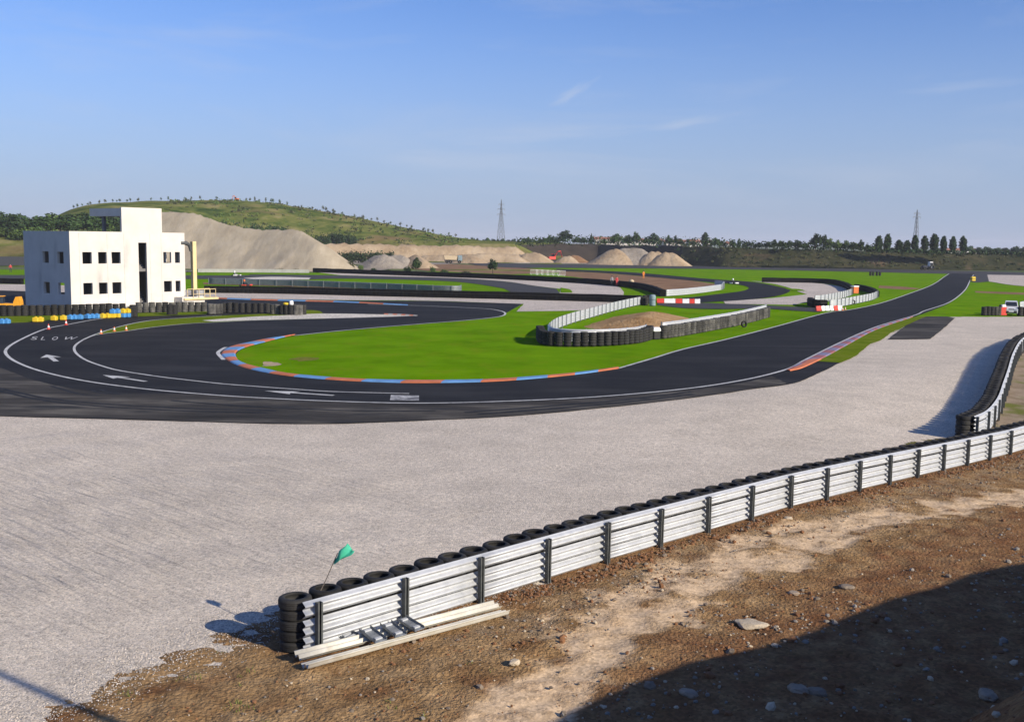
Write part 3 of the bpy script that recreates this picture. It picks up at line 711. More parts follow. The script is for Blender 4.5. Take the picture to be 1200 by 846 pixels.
# rubble: loose stones too many to count
ico = bmesh.new(); bmesh.ops.create_icosphere(ico, subdivisions=1, radius=1)
IV = [v.co.copy() for v in ico.verts]; IF = [tuple(v.index for v in f.verts) for f in ico.faces]; ico.free()
def stone(mb, c, r, rg, mi=0, flat=0.65):
    q = Matrix.Rotation(rg.random() * 6.28, 3, 'Z') @ Matrix.Rotation(rg.random() * .6, 3, 'X')
    sc = Vector((rg.uniform(.7, 1.3), rg.uniform(.7, 1.2), rg.uniform(.5, .9) * flat / .65))
    mb.add([c + q @ Vector((v.x * sc.x, v.y * sc.y, v.z * sc.z)) * r * rg.uniform(.78, 1.15) for v in IV], IF, mi)
rg = random.Random(11); mb = MB()
for _ in range(17000):
    u = rg.random()
    if u < 0.3: s, p = rg.uniform(1, 41), abs(rg.gauss(0.3, 0.3)) + 0.14
    elif u < 0.46: s, p = rg.uniform(1, 41), abs(rg.gauss(1.3, 0.6)) + 0.15
    elif u < 0.58: s, p = rg.uniform(-8, 10), rg.uniform(0.4, 6)
    else: s, p = rg.uniform(-2, 40), rg.uniform(3, 12)
    v = from_sp(s, p); z, d = dirt_z(v.x, v.y, s, p)
    if d < 0.1: continue
    if noise.noise(Vector((v.x * .5, v.y * .5, 8))) < rg.uniform(-.5, .35) : continue
    dd = dpath(v, S1)
    if dd < 0.6 and rg.random() < .8: continue
    r = min(0.085, 0.01 + rg.expovariate(1 / 0.0125))
    if p < .75 and u < .3: r = min(.07, .02 + rg.expovariate(1 / .014))
    if p > 5: r = min(.1, .012 + rg.expovariate(1 / .018))
    stone(mb, Vector((v.x, v.y, z + r * .2)), r, rg, rg.choice((0, 0, 1, 2, 2, 3) if p > 5 else (0, 0, 0, 0, 0, 1) if p < .75 else (0, 0, 0, 0, 1, 1, 2, 3) if r < .05 else (0, 0, 1)))
MT['clod'] = plain('soil_clod', (0.19, 0.092, 0.042), 0.95, 0.3, 5)
MT['stone_grey'] = plain('stone_grey', (0.22, 0.2, 0.175), 0.9, 0.2, 5)
tag(mb.build('rubble', [MT['clod'], MT['rock'], MT['stone_grey'], MT['rock_pale']]), kind='stuff', label='stones and clods littering the dirt bank', cat='rubble')
# gravel spilled over the edge of the trap
mb = MB(); rg = random.Random(5)
for _ in range(9000):
    s = rg.uniform(-14, 6); p = p_bound(s) + rg.gauss(0.1, 0.5)
    v = from_sp(s, p); z, d = dirt_z(v.x, v.y, s, p)
    z = max(z, gz(v.x, v.y))
    stone(mb, Vector((v.x, v.y, z + .004)), rg.uniform(.008, .017), rg, rg.choice((0, 1, 1)))
MT['pebble_a'] = plain('pebble_pale', (0.56, 0.5, 0.44), 0.9, 0.2, 5); MT['pebble_b'] = plain('pebble_grey', (0.34, 0.31, 0.28), 0.9, 0.2, 5)
tag(mb.build('pebbles', [MT['pebble_a'], MT['pebble_b']]), kind='stuff', label='pale pebbles spilled along the edge of the gravel trap', cat='pebbles')
for (x, y, r, fl, mt, lab) in [(880, 733, .26, .35, 'rock_pale', 'flat pale slab of rock on the brown dirt just above the shadow edge'),
                               (807, 815, .14, .7, 'rock', 'roundish grey rock lying in the dark shadow near the bottom centre'),
                               (935, 811, .17, .6, 'rock', 'broad grey rock in the shadow, left one of a close pair'),
                               (957, 813, .13, .7, 'rock', 'smaller grey rock in the shadow, right one of a close pair'),
                               (1158, 817, .16, .6, 'rock', 'grey rock in the shadow at the bottom right corner'),
                               (924, 566 + 42, .1, .6, 'rock_pale', 'pale stone lying at the foot of a guardrail post'),
                               (992, 689, .14, .5, 'rock', 'grey broken stone on the sunlit dirt above the shadow edge'),
                               (603, 777, .1, .6, 'rock_pale', 'whitish stone on the dirt below the long spare beams'),
                               (930, 696, .1, .6, 'rock', 'dark stone beside the pale wheel track')]:
    v = at(x, y); s, p = sp(v); z, _ = dirt_z(v.x, v.y, s, p)
    v = at(x, y, z); mb = MB(); rg = random.Random(x)
    bm = bmesh.new(); bmesh.ops.create_icosphere(bm, subdivisions=3, radius=1)
    q = rg.random() * 6
    for w_ in bm.verts:
        n_ = noise.fractal(w_.co * 1.1 + Vector((x, y, 0)), 1, 2, 3)
        c_ = w_.co * (1 + .3 * n_); c_ = Vector((c_.x * 1.25, c_.y * .9, max(-.5, min(.75, c_.z)) * fl)); w_.co = c_ * r
    me = bpy.data.meshes.new('rock'); bm.to_mesh(me); bm.free(); me.materials.append(MT[mt])
    tag(link('rock', me, None, (v.x, v.y, z + r * fl * .3), q), lab, 'rock', 'larger rocks on the dirt bank')

# ------------------------------------------------------------------ guardrails
def wbeam_prof(h=0.31, amp=0.046, th=0.006, n=20):
    f = [];
    for i in range(n + 1):
        z = h * i / n
        f.append((-amp * math.cos(2 * math.pi * 2 * i / n) * (1.0), z))
    return f + [(q - th, z) for q, z in reversed(f)]
WP = wbeam_prof()
def rail_path(s0, s1, p=0.0, step=1.0):
    n = max(1, int(round((s1 - s0) / step)))
    out = []
    for i in range(n + 1):
        s = lerp(s0, s1, i / n); v = from_sp(s, p); out.append(Vector((v.x, v.y, interp(s, RAILZ))))
    return out
gr = empty('guardrail', tuple(from_sp(0, 0)), 0, 'foreground steel guardrail of three corrugated beams on dark posts, running beside the dirt bank', 'guardrail', 'guardrails')
gr.location = (0, 0, 0)
RB = [0.04, 0.362, 0.715]
SEG = [(-0.24, 4.0)] + [(4 + 4 * i, 8 + 4 * i) for i in range(8)]
for k, zb in enumerate(RB):
    for i, (a, b_) in enumerate(SEG):
        mb = MB()
        pth = [v + Vector((0, 0, zb)) for v in rail_path(a, b_ + (0.12 if i < len(SEG) - 1 else 0), -0.004 * (i % 2))]
        mb.sweep(WP, pth)
        mb.build('beam', MT['galv'], gr, smooth=True)
def post_mesh(h=1.06):
    mb = MB()                                 # C-channel, open towards the bank
    mb.box((0, 0, h / 2), (0.11, 0.01, h)); mb.box((-0.05, 0.045, h / 2), (0.01, 0.08, h)); mb.box((0.05, 0.045, h / 2), (0.01, 0.08, h))
    mb.box((-0.036, 0.088, h / 2), (0.036, 0.008, h)); mb.box((0.036, 0.088, h / 2), (0.036, 0.008, h))
    return mb.mesh('post', MT['steel_dark'])
PM = post_mesh()
RZ = math.atan2(RDIR.y, RDIR.x)
mb = MB(); mb.lathe([(0, .012), (.016, .012), (.018, 0), (.018, -.02)], 8); BM = mb.mesh('bolt', MT['galv'])
for i in range(19):
    v = from_sp(2 * i, 0.062, interp(2 * i, RAILZ) - 0.05)
    o = link('post', PM, gr, v, RZ + math.pi)
    o.rotation_euler = (random.uniform(-.01, .01), random.uniform(-.012, .012), RZ + math.pi)
# lying spare beams
def beam_on_ground(a, b_, tilt, label, mt):
    d = (b_ - a); Lh = Vector((d.x, d.y, 0)).length
    h = .31
    prof = []
    n = 20
    for i in range(n + 1):
        u = h * (i / n - .5); prof.append((u, .042 * math.cos(4 * math.pi * i / n) + .05))
    prof = prof + [(u, z - .006) for u, z in reversed(prof)]
    mb = MB(); mb.sweep(prof, [Vector((Lh * i / 4, 0, 0)) for i in range(5)])
    o = mb.build('spare_beam', mt, smooth=True)
    o.matrix_world = Matrix.Translation(a) @ Matrix.Rotation(math.atan2(d.y, d.x), 4, 'Z') @ Matrix.Rotation(-math.atan2(d.z, Lh), 4, 'Y') @ Matrix.Rotation(tilt, 4, 'X')
    return tag(o, label, 'beam', 'spare beams lying by the guardrail')
beam_on_ground(at(349, 772, .13), at(583, 711, .12), 0.12, 'pale spare guardrail beam lying on the dirt, the one next to the guardrail', MT['galv_white'])
beam_on_ground(at(358, 783.5, .1), at(593, 719.5, .09), -0.25, 'pale spare guardrail beam lying on the dirt, outermost towards the bank', MT['galv_white'])
def bracket(px, py, L_, w_, rz, label, z=.24):
    v = at(px, py, z)
    root = empty('steel_bracket', v, rz, label, 'bracket', 'steel brackets on the spare beams')
    mb = MB(); mb.box((0, 0, .01), (w_, L_, .012), bev=.004); mb.build('web', MT['steel_mid'], root)
    for s_ in (-1, 1):
        mb = MB(); mb.box((s_ * w_ / 2, 0, .03), (.012, L_ - .01, .06), bev=.004); mb.build('flange', MT['steel_mid'], root)
    for s_ in (-1, 1):
        mb = MB(); mb.box((0, s_ * L_ * .32, .03), (w_ * .6, .07, .03), bev=.004); mb.build('end_plate', MT['galv'], root)
    root.rotation_euler = (0.08, -0.07, rz)
bz = RZ - 0.12
bracket(437, 744.5, .62, .24, bz, 'grey steel bracket nearest the flag, lying across the spare beams')
bracket(461, 738, .62, .24, bz - .05, 'grey steel bracket lying across the spare beams, between two others')
bracket(481, 731.5, .62, .22, bz + .06, 'grey steel bracket lying across the spare beams beside the second guardrail post')
bracket(409, 746, .2, .3, bz + .3, 'small perforated steel bracket lying between guardrail and spare beam', .16)

# second, curved guardrail
path2 = []
for v in resample(RAIL2, 0.5): path2.append(Vector((v.x, v.y, terr(v.x, v.y) + .02)))
gr2 = empty('guardrail', (0, 0, 0), 0, 'curved steel guardrail at the right edge of the picture, bending away beside the gravel trap', 'guardrail', 'guardrails')
for zb in RB:
    for i in range(0, len(path2) - 8, 8):
        mb = MB(); mb.sweep(WP, [v + Vector((0, 0, zb)) for v in path2[i:i + 9]]); mb.build('beam', MT['galv'], gr2, smooth=True)
for i in range(0, len(path2), 4):
    v = path2[i]; n_ = path2[min(i + 1, len(path2) - 1)] - path2[max(0, i - 1)]; h = math.atan2(n_.y, n_.x)
    link('post', PM, gr2, (v.x + math.sin(h) * .062, v.y - math.cos(h) * .062, v.z - .05), h + math.pi)

# ------------------------------------------------------------------ tyre stacks
TR, TW = 0.31, 0.2
prof = [(.19, .03), (.2, .0), (.235, -.002), (.27, .004), (.298, .022), (.306, .04), (.31, .06), (.304, .066), (.31, .072), (.31, .096), (.303, .1), (.31, .104), (.31, .128), (.304, .134), (.31, .14), (.306, .16), (.298, .178), (.27, .196), (.235, .202), (.2, .2), (.19, .17), (.205, .15), (.225, .1), (.205, .05)]
mb = MB(); mb.lathe(prof, 28, closed=True); TYRE = mb.mesh('tyre', MT['rubber'], smooth=True)
if TYRE.polygons[6].normal.dot(Vector(TYRE.polygons[6].center).normalized()) < 0: TYRE.flip_normals()
pr = []
for i in range(5):
    z = i * .2
    pr += [(.27, z + .0), (.3, z + .03), (.31, z + .1), (.3, z + .17), (.27, z + .2)]
pr += [(.2, 1.0), (.18, .95), (.18, .6)]
mb = MB(); mb.lathe(pr, 14); STACK = mb.mesh('tyre_stack', MT['rubber'], smooth=True)
mb = MB(); mb.lathe(pr, 14); STACKG = mb.mesh('tyre_stack', MT['rubber_grey'], smooth=True)
proto = empty('tyre_stack', (0, 0, 0)); tag(proto, 'x', 'tyre stack', 'x')
for i in range(5): link('tyre', TYRE, proto, (0, 0, i * .2))
rg = random.Random(3)
first = [True]
def put_stack(v, label, group, detailed=True, me=STACK, tilt=0.0):
    if detailed:
        r = proto if first[0] else copy_tree(proto)
        first[0] = False
        for i, ch in enumerate(r.children):
            ch.location = (rg.uniform(-.014, .014) * min(i, 1), rg.uniform(-.014, .014) * min(i, 1), i * .2); ch.rotation_euler = (0, 0, rg.random() * 6)
    else:
        r = link('tyre_stack', me); r.scale = (1, 1, rg.uniform(.96, 1.03))
    r.location = v; r.rotation_euler = (rg.uniform(-tilt, tilt), rg.uniform(-tilt, tilt), rg.random() * 6.28)
    return tag(r, label, 'tyre stack', group)
s = -0.12; k = 0
while s < 36.2:
    k += 1
    v = from_sp(s, -0.44 + rg.uniform(-.015, .02)); v.z = interp(s, RAILZ) + rg.uniform(-.005, .035)
    lab = 'black tyre stack at the free end of the foreground guardrail, holding the green flag' if k == 1 else \
        'black tyre stack behind the foreground guardrail, %s counted from the flagged end' % ordinal(k)
    put_stack(v, lab, 'tyre stacks behind the foreground guardrail', True, tilt=.012)
    s += rg.uniform(.615, .635)
off2 = offset(path2, -0.46); k = 0
for v in resample(off2, 0.63):
    k += 1
    put_stack((v.x, v.y, terr(v.x, v.y) + .03), 'black tyre stack along the curved right guardrail, %s from its near end' % ordinal(k), 'tyre stacks along the curved guardrail', k < 34, tilt=.012)

# ------------------------------------------------------------------ flag
a, tip = at(376.5, 690, 1.0), None
bse = from_sp(0.33, -0.42, 0.9)
tip = pt(391, 658, bse.y + .05)
fl = empty('marshal_flag', bse, 0, 'green flag on a thin leaning stick stuck in the first tyre stack', 'flag')
mb = MB(); top = tip - bse; mb.tube([Vector((0, 0, 0)), top * .5 + Vector((.01, 0, 0)), top * 1.25], [.011, .01, .008], 6); mb.build('stick', MT['wood'], fl)
mb = MB(); base = top * .98; e = pt(407, 637, bse.y + .05) - bse; e2 = pt(415, 645, bse.y - .05) - bse
NU, NV = 10, 6
for i in range(NU + 1):
    u = i / NU
    c = base.lerp(e, u) + Vector((0.02 * math.sin(u * 9), -.05 * math.sin(u * 3.1), .03 * math.sin(u * 3.1)))
    wdt = .03 + .17 * math.sin(min(1, u * 1.15) * math.pi * .5) ** 1.2
    dr = (e2 - e).normalized().lerp(Vector((.6, .0, -.8)), .55).normalized()
    for j in range(NV + 1):
        q = j / NV
        mb.v.append(tuple(c + dr * wdt * q + Vector((0, .035 * math.sin(q * 7 + u * 5), 0.02 * math.cos(q * 6)))))
for i in range(NU):
    for j in range(NV): mb.face((i * (NV + 1) + j, i * (NV + 1) + j + 1, (i + 1) * (NV + 1) + j + 1, (i + 1) * (NV + 1) + j))
o = mb.build('flag_cloth', MT['green_flag'], fl, smooth=True)
sd = o.modifiers.new('thick', 'SOLIDIFY'); sd.thickness = .006

# lamp pole on the terrace: its thin shadow falls across the lower left corner
g0 = at(0, 789); n_ = Vector((SUNDIR.x, SUNDIR.y, 0)).normalized()
pb = g0 + n_ * 23.5
s_, p_ = sp(pb); zz = dirt_z(pb.x, pb.y, s_, p_)[0]
lp = empty('lamp_pole', (pb.x, pb.y, zz - .1), 0, 'slim steel pole on the spectator terrace whose shadow crosses the gravel', 'pole')
mb = MB(); mb.tube([(0, 0, 0), (0, 0, 9.5)], [.12, .07], 10); mb.build('shaft', MT['steel_mid'], lp)
mb = MB(); mb.lathe([(0, .3), (.2, .3), (.2, 0), (0, 0)], 10); mb.build('foot', MT['concrete'], lp)

# ------------------------------------------------------------------ control building (unfinished precast block)
C0 = at(84, 363)
AL = R(52)
FD = Vector((math.cos(AL), math.sin(AL), 0)); LD = Vector((-math.sin(AL), math.cos(AL), 0))
bld = empty('control_building', C0, AL, 'white two storey precast building with empty window openings and a taller stair block', 'building')
def fs(px, py): return wallhit(px, py, C0, FD)
def ls(px, py): return wallhit(px, py, C0, LD)
FL = fs(216, 272)[0]; H = fs(84, 271)[1]; ML = ls(27, 271)[0]
print('building', FL, H, ML)
def panel(name, L_, H_, th, holes, parent, m, M_):
    """wall in local xz (outer face y=0, thickness +y) with rectangular openings"""
    xs = sorted({0, L_} | {h[0] for h in holes} | {h[1] for h in holes}); zs = sorted({0, H_} | {h[2] for h in holes} | {h[3] for h in holes})
    solid = lambda i, j: 0 <= i < len(xs) - 1 and 0 <= j < len(zs) - 1 and not any(h[0] - 1e-6 <= xs[i] and xs[i + 1] <= h[1] + 1e-6 and h[2] - 1e-6 <= zs[j] and zs[j + 1] <= h[3] + 1e-6 for h in holes)
    mb = MB()
    for i in range(len(xs) - 1):
        for j in range(len(zs) - 1):
            if not solid(i, j): continue
            a, b_, c, d = xs[i], xs[i + 1], zs[j], zs[j + 1]
            q = lambda *v: mb.add(v, [(0, 1, 2, 3)])
            q((a, 0, c), (b_, 0, c), (b_, 0, d), (a, 0, d)); q((b_, th, c), (a, th, c), (a, th, d), (b_, th, d))
            if not solid(i - 1, j): q((a, th, c), (a, 0, c), (a, 0, d), (a, th, d))
            if not solid(i + 1, j): q((b_, 0, c), (b_, th, c), (b_, th, d), (b_, 0, d))
            if not solid(i, j - 1): q((a, th, c), (b_, th, c), (b_, 0, c), (a, 0, c))
            if not solid(i, j + 1): q((a, 0, d), (b_, 0, d), (b_, th, d), (a, th, d))
    o = mb.build(name, m, parent); o.matrix_local = M_
    return o
def hole(f, x0, x1, y0, y1):
    a, zt = f(x0, y0); b_, zb = f(x1, y1)
    return (a, b_, zb, zt)
zT1, zT0 = fs(102, 295.5)[1], fs(102, 309.2)[1]
zB1, zB0 = fs(102, 331.7)[1], fs(102, 345.2)[1]
fh = []
for a, b_ in ((96.5, 107.5), (115, 125), (130.7, 141.3), (191.4, 200.6), (205, 210.8)):
    s0, s1 = fs(a, 300)[0], fs(b_, 300)[0]
    fh += [(s0, s1, zT0, zT1), (s0, s1, zB0, zB1)]
s0, s1 = fs(162.4, 300)[0], fs(172, 300)[0]
fh.append((s0, s1, 0.25, fs(167, 284.5)[1]))
I4 = Matrix.Identity(4)
panel('front_wall', FL, H, .28, fh, bld, MT['white_wall'], I4)
lh = []
for a, b_ in ((49.8, 57), (67, 74.4)):
    s0, s1 = ls(a, 300)[0], ls(b_, 300)[0]
    s0, s1 = min(s0, s1), max(s0, s1)
    lh += [(ML - s1, ML - s0, zT0, zT1), (ML - s1, ML - s0, zB0, zB1)]
# side walls: local x runs along depth
Ml = Matrix.Translation((0, ML, 0)) @ Matrix.Rotation(-math.pi / 2, 4, 'Z') @ Matrix.Translation((0, 0.0, 0))
panel('side_wall', ML - .285, H - .003, .28, [h for h in lh], bld, MT['white_wall'], Ml)
Mr = Matrix.Translation((FL, .285, 0)) @ Matrix.Rotation(math.pi / 2, 4, 'Z')
panel('side_wall', ML - .285, H - .003, .28, [(2, 3.2, zT0, zT1), (5, 6.2, zB0, zB1)], bld, MT['white_wall'], Mr)
Mb = Matrix.Translation((FL - .285, ML, 0)) @ Matrix.Rotation(math.pi, 4, 'Z')
panel('rear_wall', FL - .57, H - .006, .28, [(FL - 5.0, FL - 4.0, zB0 - .2, zB1 + .2), (4, 5.2, zT0, zT1)], bld, MT['white_wall'], Mb)
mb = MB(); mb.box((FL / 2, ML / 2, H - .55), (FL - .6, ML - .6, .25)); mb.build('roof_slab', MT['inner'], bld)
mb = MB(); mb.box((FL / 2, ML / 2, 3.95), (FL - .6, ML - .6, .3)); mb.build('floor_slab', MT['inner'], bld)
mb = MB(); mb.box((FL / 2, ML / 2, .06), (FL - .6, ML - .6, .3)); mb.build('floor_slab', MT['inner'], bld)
mb = MB(); mb.box((FL * .42, ML * .55, 2.0), (.2, ML * .8, 3.55)); mb.build('light_block_partition', MT['inner'], bld)  # inner walls added to block light behind the window openings
mb = MB(); mb.box((FL * .40, ML * .55, 5.7), (.2, ML * .8, 3.1)); mb.build('light_block_partition', MT['inner'], bld)
mb = MB(); mb.box((FL * .2, ML * .62, 5.7), (FL * .36, .2, 3.1)); mb.build('light_block_partition', MT['inner'], bld)
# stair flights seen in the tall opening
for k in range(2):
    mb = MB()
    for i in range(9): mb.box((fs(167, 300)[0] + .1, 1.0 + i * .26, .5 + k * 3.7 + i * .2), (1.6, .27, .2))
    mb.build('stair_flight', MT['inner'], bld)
# stair block with its roof canopy
b0, b1 = fs(142.5, 260)[0], fs(189.6, 260)[0]; ZB = fs(166, 243.8)[1]
mb = MB(); mb.box(((b0 + b1) / 2, .14, (H + ZB) / 2 + .004), (b1 - b0, .274, ZB - H)); mb.build('parapet_panel', MT['white_wall'], bld)
CB = C0 + FD * b0
cl = wallhit(105, 250, CB, LD)[0]; zc = wallhit(123, 253.5, CB, LD)[1]
mb = MB(); mb.box(((b0 + b1) / 2, .29 + (cl - .29) / 2, (zc + ZB) / 2 - .05), (b1 - b0, cl - .29, ZB - zc - .1)); mb.build('canopy', MT['white_wall'], bld)
cc = wallhit(119.5, 262, CB, LD)[0]
for x in (b0 + .25, b1 - .25):
    mb = MB(); mb.box((x, cc, (H - .4 + zc) / 2), (.34, .36, zc - H + .36), bev=.02); mb.build('column', MT['inner'], bld)
for x in [fs(px, 300)[0] for px in (93, 125.8, 145.5, 176, 189)] :
    mb = MB(); mb.box((x, -.002, H / 2), (.035, .006, H - .3)); mb.build('panel_joint', MT['concrete'], bld)
mb = MB(); mb.box((FL * .5, -.5, .05), (FL + .4, .9, .16)); mb.build('footing', MT['concrete'], bld)

# white plinth, work platform with mast at the right end
p0, p1 = fs(204.5, 352)[0], fs(231, 352)[0]; zp = fs(218, 347.5)[1]
mb = MB(); mb.box(((p0 + p1) / 2, -.75, zp / 2), (p1 - p0, 1.4, zp), bev=.02)
tag(mb.build('concrete_plinth', MT['white_wall'], None, loc=C0, rz=AL), 'low white concrete plinth in front of the right end of the white building', 'plinth')
mc = empty('mast_platform', C0, AL, 'cream mast climbing work platform with railings at the right end of the white building', 'work platform')
def P(px, py): return fs(px, py)
xm, zt = P(227, 283); _, zb = P(227, 346)
mb = MB(); mb.box((xm, .1, (zb + zt) / 2), (.5, .5, zt - zb), bev=.03); mb.build('mast', MT['cream'], mc)
mb = MB()
for i in range(7): mb.box((xm, -.13, zb + (zt - zb) * (i + .5) / 7), (.36, .03, .06))
mb.build('mast_rungs', MT['steel_mid'], mc)
x2, z2 = P(213, 284)
zz = zt - .2
mb = MB(); mb.tube([(x2 - .1, .15, zz), (xm - .9, .15, zz), (xm - .45, .15, zz - .25), (xm - .3, .15, zz - .9)], [.24, .24, .22, .16], 8); mb.build('wall_bracket', MT['steel_dark'], mc)
_, z3 = P(220, 318)
mb = MB(); mb.tube([(x2 - .1, .15, z3), (xm, .15, z3)], .13, 8); mb.build('wall_bracket', MT['steel_dark'], mc)
xa, _ = P(206, 348); xb, _ = P(246, 348); _, zf = P(225, 349.5)
mb = MB(); mb.box(((xa + xb) / 2, -1.0, zf), (xb - xa, 1.3, .22), bev=.02); mb.build('deck', MT['cream'], mc)
_, zr = P(225, 338.5)
xg0, xg1 = P(217, 345)[0], P(243, 345)[0]
mb = MB()
for yy in (-1.55, -.45):
    mb.tube([(xg0, yy, zr), (xg1, yy, zr)], .035, 6); mb.tube([(xg0, yy, (zr + zf) / 2), (xg1, yy, (zr + zf) / 2)], .03, 6)
    for i in range(5): x = lerp(xg0, xg1, i / 4); mb.tube([(x, yy, zf), (x, yy, zr)], .03, 6)
mb.build('railing', MT['cream'], mc)
mb = MB(); mb.box((xg0 + 1.1, -1, zf + .6), (1.1, .8, .9), bev=.05); mb.build('drive_box', MT['cloth_grey'], mc)
mb = MB(); mb.box((xm, .1, zb / 2), (.9, .9, zb)); mb.build('base_frame', MT['steel_mid'], mc)

# ------------------------------------------------------------------ tyre walls by the building
def stack_row(px, label, group, me=STACK, spacing=.63, start=1, jit=.02, two=False):
    W = resample(wpath(px, True, 8), spacing); k = start - 1
    for v in W:
        k += 1
        put_stack((v.x + rg.uniform(-jit, jit), v.y + rg.uniform(-jit, jit), 0.03), label % ordinal(k), group, False, me)
    return k
stack_row([(-14, 371.2), (0, 371), (60, 370), (110, 368.7), (150, 367.6)], 'tyre stack in the wall before the white building, %s from the left', 'tyre stacks before the white building')
for i, (px, py) in enumerate(((153.5, 371.5), (157.5, 371.2), (155.8, 369.8))):
    put_stack(at(px, py, .03), ('front left', 'front right', 'rear')[i] + ' tyre stack of the clump ending the wall by the coloured blocks', 'tyre stack clump by the coloured blocks', False)
stack_row([(163, 366.6), (200, 366.2), (246, 365.4)], 'tyre stack in the low dark row below the building, %s from left', 'tyre stacks below the right half of the building', STACKG)
for i, (px, py) in enumerate(((199, 369), (204.5, 368.8))):
    put_stack(at(px, py, .03), 'tyre stack standing on the grass before the low dark row, ' + ('left', 'right')[i] + ' of two', 'pair of tyre stacks on the grass', False)
for i, (px, py) in enumerate(((246.5, 368), (250.5, 367.9), (254.5, 367.8), (258, 367.6))):
    put_stack(at(px, py, .03), 'tyre stack in the clump of four right of the building, %s from the left' % ordinal(i + 1), 'clump of tyre stacks right of the building', False, STACKG)
stack_row([(262, 366.5), (290, 366.8), (317, 367)], 'black tyre stack in the long row right of the building, %s from the left' % '%s', 'tyre stacks right of the building')
for i, (px, py, me) in enumerate(((320, 368.3, STACKG), (325, 368.4, STACKG), (331, 368.8, STACK), (336, 369, STACK), (341.5, 369.2, STACK), (347, 369.3, STACKG), (351.5, 369.2, STACKG), (355.5, 368.8, STACKG), (344, 367.8, STACK), (350, 367.6, STACK))):
    put_stack(at(px, py, .03), 'tyre stack in the end clump on the grass nose, %s from the left' % ordinal(i + 1), 'end clump of tyre stacks on the grass nose', False, me)
v = at(335.5, 369, .03)
mb = MB(); mb.lathe([(r * 1.0, z) for r, z in prof], 20, closed=True)
tag(mb.build('yellow_tyre', MT['yellow_plastic'], None, True, (v.x, v.y, 1.04)), 'single yellow painted tyre lying on top of the end clump', 'tyre')
v = at(341.5, 369.2, .03)
mb = MB(); mb.lathe([(.0, 0), (.2, 0), (.22, .03), (.2, .34), (.14, .4), (.0, .4)], 14)
tag(mb.build('plastic_drum', MT['white_plastic'], None, True, (v.x, v.y, 1.05)), 'small whitish drum standing on a tyre stack beside the yellow tyre', 'drum')

# coloured plastic barrier blocks
def block_mesh(m):
    mb = MB(); mb.box((0, 0, .2), (.52, .5, .4), bev=.06)
    mb.lathe([(.0, .0), (.11, .0), (.13, .02), (.13, .06)], 10, (0, 0, .4)); return mb.mesh('barrier_block', m, False)
BY, BB = block_mesh(MT['yellow_plastic']), block_mesh(MT['blue_plastic'])
def blocks(items, me, colour, where, z0=0.03):
    for i, (px, py) in enumerate(items):
        v = at(px, py, 0.03); o = link('barrier_block', me, None, (v.x, v.y, z0), rg.uniform(-.3, .3))
        w = 'single' if len(items) == 1 else ordinal(i + 1) + ' from the left'
        tag(o, '%s plastic barrier block %s, %s' % (colour, where, w), 'barrier block', 'coloured barrier blocks')
blocks([(2.5, 379.6), (8, 379.5)], BB, 'blue', 'at the left picture edge')
blocks([(42, 377.3), (47.5, 377.2)], BY, 'yellow', 'of the leftmost yellow pair on the grass')
blocks([(63.5, 375.7)], BY, 'yellow', 'on the grass before the tyre wall')
blocks([(74.3, 375.2)], BY, 'yellow', 'standing just left of the blue row')
blocks([(82.5, 374.6), (87.3, 374.4), (94, 374.3)], BB, 'blue', 'in the left group of three')
blocks([(103, 373.6), (108.3, 373.4), (113.6, 373.2)], BB, 'blue', 'in the right group of three')
blocks([(120.5, 373), (126, 372.8)], BY, 'yellow', 'beside the two tier part')
blocks([(132.5, 372.6), (138, 372.4)], BY, 'yellow', 'under the blue upper tier')
blocks([(144.5, 372.2), (149.5, 372)], BB, 'blue', 'under the yellow upper tier')
blocks([(132.5, 372.6), (138, 372.4)], BB, 'blue', 'on the upper tier', .43)
blocks([(144.5, 372.2), (149.5, 372)], BY, 'yellow', 'on the upper tier', .43)
# cones
cm = []
for nm, m1 in (('red', MT['red_plastic']), ('orange', MT['orange_plastic'])):
    root = empty('traffic_cone', (0, 0, 0))
    mb = MB(); mb.box((0, 0, .02), (.42, .42, .04), bev=.02); mb.build('base', m1, root)
    mb = MB(); mb.lathe([(.17, .04), (.13, .22)], 12); mb.lathe([(.09, .42), (.04, .62), (.0, .63)], 12); mb.build('cone_body', m1, root)
    mb = MB(); mb.lathe([(.13, .22), (.09, .42)], 12); mb.build('band', MT['white_plastic'], root)
    cm.append(root)
for i, (px, py, k, lab) in enumerate(((57, 386, 0, 'red and white cone on the outer white line, nearer the camera'), (77.5, 380.8, 0, 'red and white cone on the outer white line, farther one below the coloured blocks'),
                                 (118.5, 391.3, 1, 'small orange cone at the tip of the grass nose'), (134, 388.3, 1, 'small orange cone on the grass nose between two others'), (148, 387.3, 1, 'small orange cone on the grass nose, rightmost of three'))):
    c = cm[k] if i in (0, 2) else copy_tree(cm[k])
    c.location = at(px, py, .04); c.scale = (.62, .62, .72) if k == 0 else (.55, .55, .6)
    tag(c, lab, 'cone', 'traffic cones along the pit lane lines')

